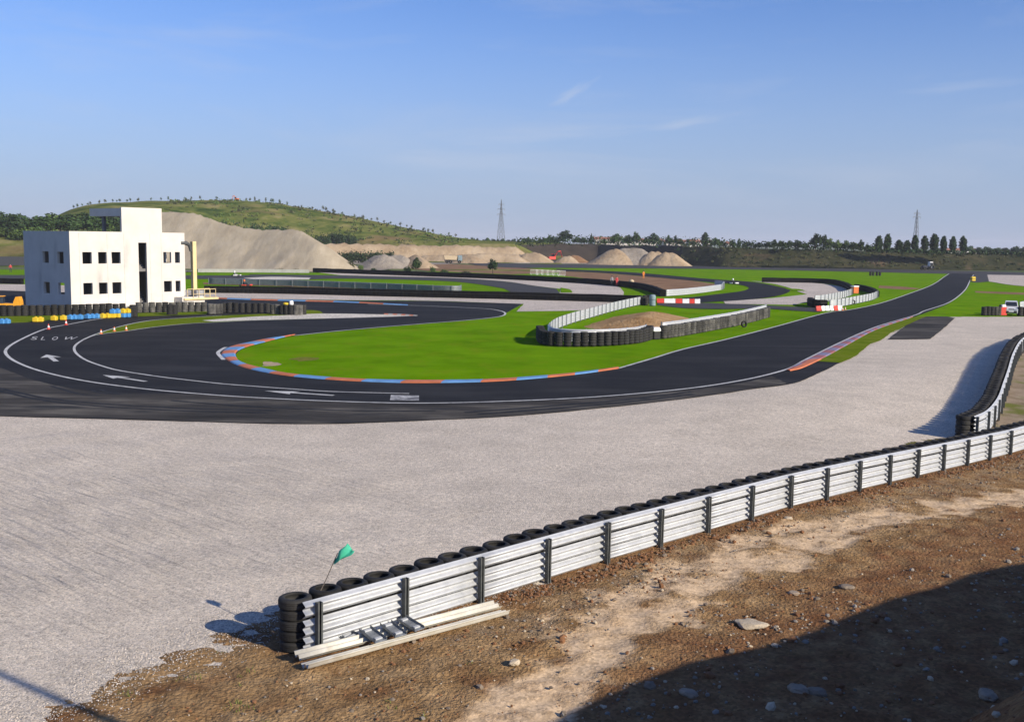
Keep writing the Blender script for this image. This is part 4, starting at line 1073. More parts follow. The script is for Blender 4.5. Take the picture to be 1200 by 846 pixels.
# yellow loader behind the tyre wall, cut by the left picture edge
v = at(12, 366)
ld = empty('wheel_loader', (v.x - .9, v.y, 0), R(8), 'small yellow wheel loader parked behind the tyre wall at the left picture edge', 'loader')
mb = MB(); mb.box((0, 0, 1.2), (4.4, 1.5, .75), bev=.08); mb.build('chassis', MT['yellow'], ld)
mb = MB(); mb.prism([(1.75, 1.2), (2.75, 1.2), (2.72, 2.0), (2.55, 2.75), (2.15, 2.75), (1.85, 1.9)], -.7, .7, M=Matrix.Rotation(math.pi / 2, 4, 'X')); mb.build('counterweight', MT['yellow'], ld)
mb = MB(); mb.box((-.2, 0, 2.0), (1.3, 1.25, 1.5), bev=.08, taper=.88); mb.build('cab', MT['glass'], ld)
mb = MB(); mb.box((-.2, 0, 2.82), (1.35, 1.3, .14), bev=.04); mb.build('cab_roof', MT['yellow'], ld)
mb = MB(); mb.tube([(-.9, -.4, 1.3), (-2.2, -.4, 1.75), (-3.3, -.4, .6)], [.16, .15, .12], 8); mb.build('arm', MT['yellow'], ld)
mb = MB(); mb.prism([(-3.2, .1), (-4.2, .15), (-4.3, .3), (-3.5, .5), (-3.3, 1.1), (-3.15, 1.1)], -1.1, 1.1, M=Matrix.Rotation(math.pi / 2, 4, 'X')); mb.build('bucket', MT['steel_dark'], ld)
ld.scale = (.72, .72, .56)
for x in (-1.4, 1.5):
    for y in (-.95, .95):
        mb = MB(); mb.lathe([(.25, -.2), (.6, -.22), (.66, -.1), (.66, .1), (.6, .22), (.25, .2)], 18, closed=True, M=Matrix.Translation((x, y, .66)) @ Matrix.Rotation(math.pi / 2, 4, 'X'))
        w = mb.build('wheel', MT['rubber'], ld, True)
        mb = MB(); mb.lathe([(0, -.12), (.25, -.16), (.25, .16), (0, .12)], 14, M=Matrix.Translation((x, y, .66)) @ Matrix.Rotation(math.pi / 2, 4, 'X')); mb.build('rim', MT['yellow'], w)

# ------------------------------------------------------------------ island in the middle: guardrails, tyre stacks, soil heap
def far_rail(px, label, group='guardrails', h0=.1, post_side=1, n_beams=3, mt='galv', step=2.0):
    W = resample(wpath(px, True, 10), 1.0)
    root = empty('guardrail', (0, 0, 0), 0, label, 'guardrail', group)
    for zb in [h0 + .315 * i for i in range(n_beams)]:
        pr_ = wbeam_prof(n=8); mb = MB(); mb.sweep(pr_, [v + Vector((0, 0, zb)) for v in W]); mb.build('beam', MT[mt], root, True)
    hh = h0 + .315 * n_beams + .04
    st = int(step)
    mb = MB(); mb.box((0, 0, hh / 2), (.07, .08, hh)); pm = mb.mesh('post', MT['steel_mid'])
    for i in range(0, len(W), st):
        t = W[min(i + 1, len(W) - 1)] - W[max(0, i - 1)]; h = math.atan2(t.y, t.x)
        link('post', pm, root, W[i] + Vector((math.sin(h), -math.cos(h), 0)) * .1 * post_side, h)
    return W
ARM = [(751, 357.5), (735, 361), (712, 367), (690, 373.5), (670, 379.5), (653, 386), (645, 391.5), (642, 396)]
far_rail(ARM, 'white guardrail with many posts along the left side of the grass island', post_side=-1)
far_rail([(642, 396), (646, 399.5), (656, 401.3), (680, 402.3), (715, 401.5), (745, 398.8), (760, 395)], 'low front guardrail of the grass island behind its left tyre stacks', post_side=-1)
far_rail([(776, 392.5), (800, 389), (830, 383.8), (860, 378.2), (885, 372), (899, 368)], 'guardrail of the grass island behind its right tyre stacks', post_side=-1)
n = stack_row([(632.5, 397), (634.5, 401.5), (640, 404.2), (652, 405.6), (680, 406), (715, 405), (745, 402.2), (757, 399.5), (762, 396.5)], 'tyre stack round the front of the grass island, %s from its left bend', 'tyre stacks round the grass island', STACK)

k0 = n
n = stack_row([(777, 396.8), (800, 393.4), (830, 388), (860, 382.2), (885, 376), (899.5, 371.8)], 'dusty tyre stack along the right front of the grass island, %s from its gap', 'tyre stacks along the right front of the island', STACKG)
for i, (px, py) in enumerate(((753.5, 357.6), (757, 357.4), (755.5, 355.6), (760, 355.4))):
    put_stack(at(px, py), 'tyre stack clumped at the upper end of the island guardrail, %s from left' % ordinal(i + 1), 'tyre stack clump at the island guardrail end', False)
v = at(764.5, 358.3)
root = empty('wrapped_tyre_stack', v, .2, 'tall tyre stack wrapped in faded blue grey canvas beside the red and white blocks', 'tyre stack')
mb = MB(); mb.lathe([(0, 0), (.36, 0), (.38, .1), (.36, .6), (.38, 1.1), (.33, 1.3), (.1, 1.36), (0, 1.36)], 16); mb.build('canvas', MT['teal'], root, True)
mb = MB(); mb.tube([(.38 * math.cos(a * .4), .38 * math.sin(a * .4), .75) for a in range(17)], .02, 6); mb.build('strap', MT['black'], root)
v = at(768.5, 397.5)
root = empty('marshal_post', v, R(20), 'squat black and white post standing in the gap between the island tyre stacks', 'post')
mb = MB(); mb.box((0, 0, .3), (.62, .5, .6), bev=.05); mb.build('base_block', MT['black'], root)
mb = MB(); mb.box((0, 0, .78), (.7, .5, .34), bev=.06, taper=.85); mb.build('cap', MT['white_plastic'], root)
v = at(871, 384)
mb = MB(); mb.lathe([(r, z) for r, z in prof], 18, closed=True, M=Matrix.Rotation(R(82), 4, 'X'))
o = tag(mb.build('loose_tyre', MT['rubber'], None, True, (v.x, v.y, .32), .4), 'single black tyre leaning against the dusty island tyre stacks', 'tyre')
v = at(866, 383.6); 

# heaps: z from a ridge line and an angle of repose
def pile(name, ridge, slope, m, step, amp, label, cat, group=None, z_base=-.15, gully=0.0, kind=None):
    R_ = []
    for a, b_ in zip(ridge, ridge[1:]):
        n = max(1, int((b_ - a).length / (step * 1.5)))
        for i in range(n): R_.append(a.lerp(b_, i / n))
    R_.append(ridge[-1])
    mh = max(p.z for p in R_) / slope + 2 * step
    x0 = min(p.x for p in R_) - mh; x1 = max(p.x for p in R_) + mh; y0 = min(p.y for p in R_) - mh; y1 = max(p.y for p in R_) + mh
    nx = int((x1 - x0) / step) + 1; ny = int((y1 - y0) / step) + 1
    Z = {}
    for i in range(nx + 1):
        for j in range(ny + 1):
            x, y = x0 + i * step, y0 + j * step
            wob = noise.fractal(Vector((x / (step * 9), y / (step * 9), 1.3)), 1, 2, 4)
            g = noise.noise(Vector((x / (step * 2.6), y / (step * 14), 4.0))) * gully
            z = max(p.z - slope * (1 + .16 * wob) * math.sqrt((p.x - x) ** 2 + (p.y - y) ** 2 + .2) for p in R_)
            if z > -3: z += amp * wob + g + amp * .35 * noise.noise(Vector((x / step * .8, y / step * .8, 2)))
            Z[i, j] = z
    mb = MB(); idx = {}
    def vid(i, j):
        if (i, j) not in idx: idx[i, j] = len(mb.v); mb.v.append((x0 + i * step, y0 + j * step, max(z_base, Z[i, j])))
        return idx[i, j]
    for i in range(nx):
        for j in range(ny):
            if max(Z[i, j], Z[i + 1, j], Z[i, j + 1], Z[i + 1, j + 1]) > z_base: mb.face((vid(i, j), vid(i + 1, j), vid(i + 1, j + 1), vid(i, j + 1)))
    return tag(mb.build(name, m, smooth=True), label, cat, group, kind)
# low soil heap on the island
pile('soil_heap', [at(740, 378.5, .5), at(752, 371, .95), at(764, 364, .7)], .19, MT['heap'], .35, .1, 'low heap of light brown soil inside the island guardrails', 'soil heap')
pile('soil_heap', [at(775, 379, .45), at(783, 377, .3)], .25, MT['brown'], .35, .06, 'small dark soil heap right of the light one inside the island', 'soil heap')

# ------------------------------------------------------------------ red and white plastic barriers
def chain_block(v, h, L_, m, label, group):
    mb = MB()
    w = .42; hh = .55
    p = [(-w / 2, 0), (w / 2, 0), (w / 2, .14), (w * .3, .26), (w * .26, hh - .04), (w * .2, hh), (-w * .2, hh), (-w * .26, hh - .04), (-w * .3, .26), (-w / 2, .14)]
    mb.sweep(p, [Vector((-L_ / 2 + .02, 0, 0)), Vector((-L_ / 2 + .06, 0, 0)), Vector((L_ / 2 - .06, 0, 0)), Vector((L_ / 2 - .02, 0, 0))])
    mb.lathe([(0, hh - .01), (.06, hh - .01), (.06, hh + .05), (0, hh + .05)], 8, (L_ * .3, 0, 0))
    o = mb.build('water_barrier', m, None, False, (v.x, v.y, .035), h)
    tag(o, label, 'barrier', group)
A, B = at(769.5, 355.2), at(820.5, 356)
for i, (t0, t1, c) in enumerate(((0, .17, 'red'), (.17, .43, 'white'), (.43, .59, 'red'), (.59, .75, 'white'), (.75, .87, 'red'), (.87, 1, 'white'))):
    v = A.lerp(B, (t0 + t1) / 2)
    chain_block(v, heading(A, B), (B - A).length * (t1 - t0), MT[c + '_plastic'], '%s water barrier in the row right of the wrapped tyre stack, %s from the left' % (c, ordinal(i + 1)), 'water barriers across the middle lane')
A, B = at(956, 364.6), at(986, 364)
for i, c in enumerate(('red', 'white', 'white', 'white', 'red', 'white')):
    v = A.lerp(B, (i + .5) / 6)
    chain_block(v, heading(A, B) + rg.uniform(-.2, .2), (B - A).length / 6, MT[c + '_plastic'], '%s water barrier closing the lane at the edge of the straight, %s from the left' % (c, ordinal(i + 1)), 'water barriers beside the straight')
for i, (px, py) in enumerate(((987.5, 364.2), (990.5, 363.6))):
    v = at(px, py); c = copy_tree(cm[1]); c.location = (v.x, v.y, .04); tag(c, 'orange cone right of the water barriers at the straight, ' + ('left', 'right')[i] + ' of two', 'cone', 'cones at the straight')

# ------------------------------------------------------------------ belt faced tyre barriers (continuous black walls)
def belt_wall(px, h, w, label, m='belt', z0=0.0, sc=.62):
    W = resample(wpath(px, True, 10), .31)
    root = empty('tyre_barrier', (0, 0, 0), 0, label, 'tyre barrier', 'belt wrapped tyre barriers')
    mb = MB(); n = 0
    for i, p in enumerate(W):
        a = W[max(i - 1, 0)]; b_ = W[min(i + 1, len(W) - 1)]; t = (b_ - a).normalized(); sd_ = Vector((t.y, -t.x, 0))
        ww = w / 2 + (.015 if i % 2 else -.01); hz = h * (1 + .05 * noise.noise(Vector((p.x * .4, p.y * .4, 0))))
        for q, z in ((ww, 0), (ww + .02, hz * .5), (ww, hz * .93), (ww - .1, hz), (-ww + .1, hz), (-ww, hz * .93), (-ww - .02, hz * .5), (-ww, 0)):
            v = p + sd_ * q; mb.v.append((v.x, v.y, z + z0))
    for i in range(len(W) - 1):
        for k in range(7): mb.face((i * 8 + k, i * 8 + k + 1, i * 8 + k + 9, i * 8 + k + 8))
    mb.face(range(8)); mb.face([(len(W) - 1) * 8 + k for k in range(7, -1, -1)])
    mb.build('belt', MT[m], root, False)
    mb = MB(); o_ = [v + Vector((0, 0, h * .62 + z0)) for v in offset(W, w / 2 + .075)]
    mb.sweep([(0, -.03), (.012, -.03), (.012, .03), (0, .03)], o_[::2]); mb.build('strap', MT['rubber'], root)
    return W
belt_wall([(240, 343), (330, 344.2), (440, 347), (580, 350.2), (700, 353.5), (752, 355.2)], .95, .7, 'long black belt wrapped tyre barrier across the middle, ending at the island guardrail')
belt_wall([(-60, 331.6), (0, 332.4), (27, 333)], .85, .7, 'short stretch of black tyre barrier left of the white building')
belt_wall([(368, 319), (440, 321.7), (580, 326.8), (673, 331.5), (720, 335), (748, 338), (765, 342.5), (777, 347.5)], .95, .8, 'upper black tyre barrier along the gravel, curving down to the white guardrail')
belt_wall([(893, 330.6), (935, 331.2), (965, 332), (980, 333.5), (992, 337.5), (998, 342)], .9, .8, 'black tyre barrier bending round the gravel left of the orange box')
belt_wall([(1003, 339), (1013, 341), (1022, 344), (1027.5, 348)], .9, .7, 'short dark tyre barrier behind the orange box')
belt_wall([(949, 357), (952, 359.3), (958, 360.6), (967, 360)], .95, .7, 'curved end of black tyre barrier behind the water barriers at the straight')
far_rail([(781, 347.3), (800, 346), (825, 343.2), (846, 340)], 'white guardrail on the tip of grass left of the hairpin', post_side=-1, h0=.02)
far_rail([(846, 340), (848, 337), (840, 335.5), (833, 335)], 'short rear guardrail curving back behind the hairpin soil patch', post_side=1)
far_rail([(998, 346), (990, 349), (977, 352.2), (962, 355), (952, 356)], 'white guardrail left of the orange box, nearer the gravel', post_side=-1)
far_rail([(1028, 349), (1022, 352), (1012, 354.5), (992, 358.5), (976, 361.3), (968, 361)], 'white guardrail in front of the orange box, nearer the straight', post_side=-1)
far_rail([(245, 333.4), (330, 335.5), (400, 338), (460, 340.4), (505, 342.6), (535, 343.4), (541, 342)], 'long grey guardrail between the two back tracks', post_side=1, h0=.1, mt='steel_mid', step=3)
W = wpath([(232, 319.2), (300, 319.4), (372, 320)], False)
mb = MB(); mb.sweep([(-.12, 0), (.12, 0), (.1, .75), (-.1, .75)], resample(W, 3)); tag(mb.build('concrete_wall', MT['concrete']), 'pale low concrete wall at the foot of the big gravel mound', 'wall')
mb = MB(); mb.sweep([(-.12, 0), (.12, 0), (.1, .8), (-.1, .8)], resample(wpath([(540, 306.8), (600, 306.9), (690, 307.2), (705, 307.5)], False), 4)); tag(mb.build('low_wall', MT['dark_earth']), 'thin dark wall along the far gravel strip', 'wall')
# orange box, tyres
v = at(1001.5, 343.8)
root = empty('storage_box', v, .3, 'orange storage box with white lid behind the curved guardrails', 'box')
mb = MB(); mb.box((0, 0, .5), (.95, .8, 1.0), bev=.05); mb.build('body', MT['orange_plastic'], root)
mb = MB(); mb.box((0, 0, 1.1), (1.05, .9, .22), bev=.06); mb.build('lid', MT['white_plastic'], root)
v = at(999, 357.2)
mb = MB(); mb.lathe(prof, 18, closed=True, M=Matrix.Rotation(R(80), 4, 'X')); tag(mb.build('loose_tyre', MT['rubber'], None, True, (v.x, v.y, .34), .1), 'single black tyre leaning on the white guardrail near the straight', 'tyre')
for i, px in enumerate((1020, 1023.3, 1027.5, 1031)):
    put_stack(at(px, 323.2), 'far tyre stack on the grass left of the straight, %s from the left' % ordinal(i + 1), 'far tyre stacks on the grass', False)
# yellow bale at the end of the straight
v = at(1140, 329.6)
root = empty('foam_bale', v, .3, 'yellow foam bale beside the far end of the straight', 'bale')
mb = MB(); mb.box((0, 0, .5), (1.1, .7, 1.0), bev=.12); mb.build('cover', MT['yellow_plastic'], root)
mb = MB(); mb.box((0, 0, .5), (1.13, .74, .1), bev=.02); mb.build('strap', MT['black'], root)

# ------------------------------------------------------------------ white car at the right edge with barriers
v = at(1184.8, 370)
car = empty('parked_car', (v.x + .7, v.y + 1.6, 0.0), R(-24), 'small white hatchback facing the camera, parked beyond the gravel at the right edge', 'car')
def carbody():
    mb = MB(); st = [(-1.75, .62, .3, .75), (-1.7, .7, .24, .86), (-1.2, .76, .22, .93), (-.55, .78, .22, .98), (.9, .78, .22, 1.0), (1.6, .74, .25, 1.0), (1.72, .66, .32, .9)]
    for y, w, z0, z1 in st:
        mb.v += [(-w * .92, y, z0), (-w, y, z0 + .15), (-w, y, z1 - .12), (-w * .9, y, z1), (w * .9, y, z1), (w, y, z1 - .12), (w, y, z0 + .15), (w * .92, y, z0)]
    for i in range(len(st) - 1):
        for k in range(8): mb.face((i * 8 + k, i * 8 + (k + 1) % 8, i * 8 + 8 + (k + 1) % 8, i * 8 + 8 + k))
    mb.face(range(7, -1, -1)); mb.face([(len(st) - 1) * 8 + k for k in range(8)])
    return mb
carbody().build('body', MT['car_white'], car, False)
mb = MB(); st = [(-.72, .70, .98, .0), (-.05, .62, 1.52, 0), (1.2, .62, 1.56, 0), (1.66, .68, 1.0, 0)]
vs_ = [(-.71, -.78, .97), (.71, -.78, .97), (.6, -.1, 1.5), (-.6, -.1, 1.5), (-.6, 1.3, 1.53), (.6, 1.3, 1.53), (.68, 1.68, .98), (-.68, 1.68, .98)]
mb.add(vs_, [(0, 1, 2, 3), (3, 2, 5, 4), (4, 5, 6, 7), (0, 3, 4, 7), (1, 6, 5, 2)]); mb.build('cabin', MT['car_white'], car)
mb = MB(); mb.add([(-.62, -.745, 1.01), (.62, -.745, 1.01), (.54, -.16, 1.465), (-.54, -.16, 1.465)], [(0, 1, 2, 3)]); mb.v = [(x, y - .012, z + .012) for x, y, z in mb.v]; mb.build('windscreen', MT['glass'], car)
for s_ in (-1, 1):
    mb = MB(); mb.add([(s_ * .705, -.45, 1.03), (s_ * .7, 1.5, 1.04), (s_ * .625, 1.2, 1.42), (s_ * .63, .0, 1.42)], [(0, 1, 2, 3)]); mb.build('side_window', MT['glass'], car)
    mb = MB(); mb.box((s_ * .52, -1.73, .68), (.3, .1, .2), bev=.04); mb.build('headlight', MT['lamp'], car)
    mb = MB(); mb.box((s_ * .84, -.5, 1.03), (.16, .1, .12), bev=.03); mb.build('mirror', MT['black'], car)
    for y in (-1.1, 1.1):
        mb = MB(); mb.lathe([(.17, -.08), (.27, -.09), (.3, -.05), (.3, .05), (.27, .09), (.17, .08)], 18, closed=True, M=Matrix.Translation((s_ * .7, y, .3)) @ Matrix.Rotation(math.pi / 2, 4, 'Y')); w = mb.build('wheel', MT['rubber'], car, True)
        mb = MB(); mb.lathe([(0, -.07), (.17, -.06), (.17, .06), (0, .07)], 14, M=Matrix.Translation((s_ * .7, y, .3)) @ Matrix.Rotation(math.pi / 2, 4, 'Y')); mb.build('rim', MT['steel_mid'], w)
mb = MB(); mb.box((0, -1.74, .4), (1.2, .08, .22), bev=.03); mb.build('bumper', MT['black'], car)
mb = MB(); mb.box((0, -1.785, .45), (.5, .015, .11)); mb.build('number_plate', MT['white_plastic'], car)
mb = MB(); mb.box((0, -1.735, .72), (.6, .06, .1), bev=.02); mb.build('grille', MT['black'], car)
for i, (px, me) in enumerate(((1153, STACK), (1157.5, STACK), (1162, STACK), (1166.5, STACKG), (1170, STACKG))):
    put_stack(at(px, 369.6), 'tyre stack in the row left of the white car, %s from the left' % ordinal(i + 1), 'tyre stacks beside the white car', False, me)
for i, px in enumerate((1195, 1199.5, 1204, 1208.5)):
    put_stack(at(px, 370.2), 'tyre stack in the row right of the white car, %s from the left' % ordinal(i + 1), 'tyre stacks right of the white car', False)
v = at(1175, 369.6)
root = empty('marshal_box', v, .1, 'red box with a white panel between the tyre stacks and the white car', 'box')
mb = MB(); mb.box((0, 0, .45), (.75, .5, .9), bev=.05); mb.build('body', MT['red_plastic'], root)
mb = MB(); mb.box((.0, .0, 1.05), (.5, .4, .3), bev=.05); mb.build('panel', MT['white_plastic'], root)
mb = MB(); mb.box((-.3, .1, 1.0), (.16, .3, .34), bev=.04); mb.build('handle_block', MT['black'], root)
far_rail([(1195, 364), (1206, 361.5), (1225, 357)], 'pale guardrail end at the right picture edge behind the white car', post_side=-1)

# ------------------------------------------------------------------ people and karts
def person(v, rz, top, legs, label, pose='stand', hat=None):
    J = {'pelvis': (0, 0, .95), 'chest': (0, 0, 1.3), 'neck': (0, 0, 1.5), 'head': (0, -.02, 1.66),
         'hl': (.1, 0, .92), 'kl': (.12, -.03, .5), 'al': (.12, .02, .08), 'fl': (.13, -.14, .04),
         'hr': (-.1, 0, .92), 'kr': (-.12, -.06, .5), 'ar': (-.13, -.02, .08), 'fr': (-.14, -.18, .04),
         'sl': (.19, 0, 1.43), 'el': (.26, .02, 1.15), 'wl': (.24, -.14, .93), 'ml': (.23, -.2, .86),
         'sr': (-.19, 0, 1.43), 'er': (-.27, .02, 1.15), 'wr': (-.25, -.12, .92), 'mr': (-.24, -.18, .85)}
    if pose == 'sit':
        J.update({'pelvis': (0, .1, .2), 'chest': (0, .2, .52), 'neck': (0, .2, .72), 'head': (0, .17, .88), 'hl': (.1, .08, .19), 'kl': (.15, -.3, .36), 'al': (.12, -.62, .16), 'fl': (.12, -.72, .24),
                  'hr': (-.1, .08, .19), 'kr': (-.15, -.3, .36), 'ar': (-.12, -.62, .16), 'fr': (-.12, -.72, .24), 'sl': (.19, .2, .65), 'el': (.3, .05, .46), 'wl': (.14, -.18, .5), 'ml': (.1, -.24, .5), 'sr': (-.19, .2, .65), 'er': (-.3, .05, .46), 'wr': (-.14, -.18, .5), 'mr': (-.1, -.24, .5)})
    E = [('pelvis', 'chest'), ('chest', 'neck'), ('neck', 'head'), ('pelvis', 'hl'), ('hl', 'kl'), ('kl', 'al'), ('al', 'fl'), ('pelvis', 'hr'), ('hr', 'kr'), ('kr', 'ar'), ('ar', 'fr'),
         ('chest', 'sl'), ('sl', 'el'), ('el', 'wl'), ('wl', 'ml'), ('chest', 'sr'), ('sr', 'er'), ('er', 'wr'), ('wr', 'mr')]
    rad = {'pelvis': .15, 'chest': .17, 'neck': .06, 'head': .11, 'h': .1, 'k': .065, 'a': .045, 'f': .04, 's': .07, 'e': .05, 'w': .038, 'm': .042}
    ks = list(J)
    me = bpy.data.meshes.new('person'); me.from_pydata([J[k] for k in ks], [(ks.index(a), ks.index(b_)) for a, b_ in E], [])
    o = bpy.data.objects.new('person_tmp', me); COL.objects.link(o)
    sk = o.modifiers.new('s', 'SKIN'); o.modifiers.new('u', 'SUBSURF').levels = 1
    for i, k in enumerate(ks):
        r = rad.get(k, rad.get(k[0], .05)); me.skin_vertices[0].data[i].radius = (r, r * (.75 if k in ('chest', 'pelvis') else 1)); me.skin_vertices[0].data[i].use_root = (k == 'pelvis')
    bpy.context.view_layer.update()
    m2 = bpy.data.meshes.new_from_object(o.evaluated_get(bpy.context.evaluated_depsgraph_get())); bpy.data.objects.remove(o)
    m2.materials.clear()
    for m_ in (legs, top, MT['skin'], MT['cloth_dark']): m2.materials.append(m_)
    dz = J['pelvis'][2] + .04
    for p in m2.polygons:
        c = p.center; p.use_smooth = True
        if pose == 'sit': p.material_index = 2 if c.z > .76 else (1 if c.z > .3 and c.y > -.2 else 0)
        else: p.material_index = 2 if c.z > 1.5 or (abs(c.x) > .2 and c.z < .95 and c.z > .75) else (1 if c.z > dz else (3 if c.z < .09 else 0))
    r = link('person', m2, None, v, rz)
    hz = J['head']
    mb = MB()
    if hat: mb.lathe([(0, .17), (.1, .15), (.15, .06), (.155, -.08), (.12, -.16)], 12, (hz[0], hz[1], hz[2] + .01)); mb.build('helmet', hat, r, True)
    else: mb.lathe([(0, .135), (.08, .115), (.118, .04), (.115, -.03)], 12, (hz[0], hz[1] + .02, hz[2] + .01)); mb.build('hair', MT['cloth_dark'], r, True)
    return tag(r, label, 'person')
person(at(754, 327), .4, MT['cloth_orange'], MT['cloth_orange'], 'marshal in orange overalls standing on the brown soil patch')
person(at(717, 335.2), .1, MT['cloth_grey'], MT['cloth_dark'], 'person in grey standing behind the upper black barrier')
person(at(722.7, 335.6), .5, MT['cloth_red'], MT['cloth_red'], 'person in red overalls standing behind the upper black barrier')
person(at(12.5, 319.5), .5, MT['cloth_red'], MT['cloth_dark'], 'person in red top far off left of the white building')
v = at(740, 332)
mb = MB(); mb.lathe([(0, 0), (.45, .0), (.55, .2), (.4, .55), (.2, .7), (0, .72)], 10); tag(mb.build('sand_sack', MT['sack'], None, True, v), 'pale bulging sack on the brown soil patch', 'sack')
def kart(v, rz, col, suit, hel, lab, lab2):
    k = empty('racing_kart', v, rz, lab, 'kart', 'karts out on the track')
    mb = MB(); mb.box((0, 0, .09), (.7, 1.5, .04), bev=.01); mb.build('floor_pan', MT['steel_dark'], k)
    mb = MB(); mb.box((0, -.95, .22), (.95, .3, .24), bev=.1); mb.build('nose_fairing', col, k)
    for s_ in (-1, 1):
        mb = MB(); mb.box((s_ * .58, .0, .2), (.22, .8, .22), bev=.08); mb.build('side_pod', col, k)
        for y, r_ in ((-.62, .13), (.6, .14)):
            mb = MB(); mb.lathe([(.07, -.09), (r_ - .02, -.1), (r_, -.06), (r_, .06), (r_ - .02, .1), (.07, .09)], 12, closed=True, M=Matrix.Translation((s_ * .6, y, r_)) @ Matrix.Rotation(math.pi / 2, 4, 'Y')); mb.build('wheel', MT['rubber'], k, True)
    mb = MB(); mb.box((0, .28, .32), (.4, .1, .5), bev=.04); mb.build('seat', MT['black'], k)
    mb = MB(); mb.tube([(.14 * math.cos(a * .63), -.3 + .05 * math.sin(a * .63), .5 + .13 * math.sin(a * .63)) for a in range(11)], .015, 6); mb.build('steering_wheel', MT['black'], k)
    q = Matrix.Translation(v) @ Matrix.Rotation(rz, 4, 'Z')
    person(tuple(q @ Vector((0, 0, .02))), rz, suit, suit, lab2, 'sit', hel)
kart(at(276, 323.8, .03), R(95), MT['white_plastic'], MT['cloth_grey'], MT['white_plastic'], 'white kart far off on the back track before the gravel mound', 'kart driver in grey suit and white helmet')
kart(at(287.5, 335.6, .03), R(80), MT['red_plastic'], MT['cloth_dark'], MT['orange_plastic'], 'red kart nearer than the white one, by the long grey guardrail', 'kart driver in dark suit and orange helmet')
kart(at(859.5, 333, .03), R(30), MT['white_plastic'], MT['cloth_dark'], MT['white_plastic'], 'white kart on the outside of the hairpin', 'kart driver in dark suit and white helmet on the hairpin')

# ------------------------------------------------------------------ hill, banks, quarry
def zat(px, py, Y): return pt(px, py, Y).z
HR = [(-700, 272), (-300, 268), (-100, 262), (0, 272), (50, 262), (72, 251.5), (86, 245.5), (102, 241.2), (130, 237.8), (200, 235.5), (250, 234.5), (282, 235.2), (330, 240), (365, 245), (400, 251), (430, 257), (450, 261.5), (480, 267.5), (520, 276), (560, 281.5), (620, 284)]
HY = 520.0
def hill_z(u, Y):
    zr = max(0.0, zat(u, interp(u, HR), HY))
    base_l = 7.9 * sstep((Y - 258) / 62); base_q = 6.6 * sstep((Y - 409) / 12)
    k = sstep((u - 120) / 160); b = lerp(base_l, base_q, k) * sstep((640 - u) / 40)
    t = (Y - lerp(322, 402, k)) / (HY - lerp(322, 402, k))
    e = max(0.0, zr - b)
    if t <= 0: h = 0
    elif t <= 1: h = e * (1 - (1 - min(1, t)) ** 1.7) * sstep(t * 2.2)
    else: h = e * max(0, 1 - ((Y - HY) / 330) ** 2)
    x = (u - CX) / F * Y
    n = noise.fractal(Vector((x * .02, Y * .02, 0)), 1, 2, 5)
    return b + h + n * (0.5 + 0.05 * h) * sstep((Y - 262) / 30) * (0.3 if 0.93 < t < 1.1 else 1)
US = [-700 + i * 8 for i in range(171)]
YS = [256 + i * 5 for i in range(30)] + [406 + i * 9 for i in range(18)] + [570 + i * 22 for i in range(14)]
mb = MB()
for u in US:
    for Y in YS:
        p = pt(u, 283, Y); mb.v.append((p.x, Y, hill_z(u, Y) - .15))
w = len(YS)
for i in range(len(US) - 1):
    for j in range(w - 1): mb.face((i * w + j, (i + 1) * w + j, (i + 1) * w + j + 1, i * w + j + 1))
tag(mb.build('hill', MT['hill'], smooth=True), kind='structure')
def on_hill(px, Y):
    p = pt(px, 283, Y); return Vector((p.x, Y, hill_z(px, Y) - .15))

# big gravel mound and the other heaps
def ridge(*pts): return [pt(x, y, Y) for x, y, Y in pts]
pile('gravel_mound', ridge((180, 247.2, 289), (200, 246.8, 288), (225, 248, 286), (240, 253, 284), (262, 261, 280), (287, 265.8, 277), (312, 267.3, 275), (342, 266.5, 272), (352, 269.5, 270), (372, 281, 264)), .68, MT['mound'], 1.1, .3,
     'huge grey gravel mound rising behind the white building', 'gravel mound', gully=.15)
pile('quarry_cutting', ridge((380, 284, 398), (420, 283.6, 402), (470, 284.5, 405), (520, 286, 408), (560, 286.3, 410), (602, 287, 412)), .75, MT['tan'], 1.6, .6, 'long tan quarry face at the foot of the green hill', 'quarry face', gully=.4)
pile('gravel_heap', ridge((441, 298, 292), (450, 296.8, 290), (456, 299, 289)), .62, MT['tan_grey'], .8, .25, 'pointed grey gravel heap before the quarry face', 'gravel heap', 'heaps in the quarry', gully=.15)
pile('gravel_heap', ridge((462, 297.5, 300), (468, 297, 300), (474, 300, 298)), .6, MT['tan_grey'], .8, .25, 'grey gravel heap just right of the pointed one', 'gravel heap', 'heaps in the quarry', gully=.15)
pile('sand_heap', ridge((487, 296.8, 300), (491, 299.5, 297), (496, 304, 293)), .66, MT['tan'], .7, .15, 'narrow pale sand heap sloping down to the right beside the grey heaps', 'sand heap', 'heaps in the quarry')
pile('quarry_terrace', ridge((500, 298.3, 388), (530, 296.8, 388), (560, 296.5, 388), (590, 297, 390), (603, 297.5, 390)), .5, MT['tan'], 1.2, .5, 'lower tan terrace before the quarry face, left of the red excavator', 'terrace', gully=.3)
pile('sand_heap', ridge((538, 298.5, 372), (548, 297.5, 370), (556, 300, 368)), .5, MT['tan'], .9, .3, 'low yellowish sand heap behind the small dump truck', 'sand heap', 'heaps in the quarry')
pile('sand_heap', ridge((618, 295.3, 395), (626, 294.6, 395), (631, 296, 394)), .55, MT['tan'], .9, .25, 'tan sand heap left of the red excavator', 'sand heap', 'heaps in the quarry')
pile('soil_heap', ridge((662, 299.5, 392), (667, 299, 392)), .6, MT['tan'], .7, .2, 'small brown soil heap right of the red excavator, left one of two', 'soil heap', 'heaps in the quarry')
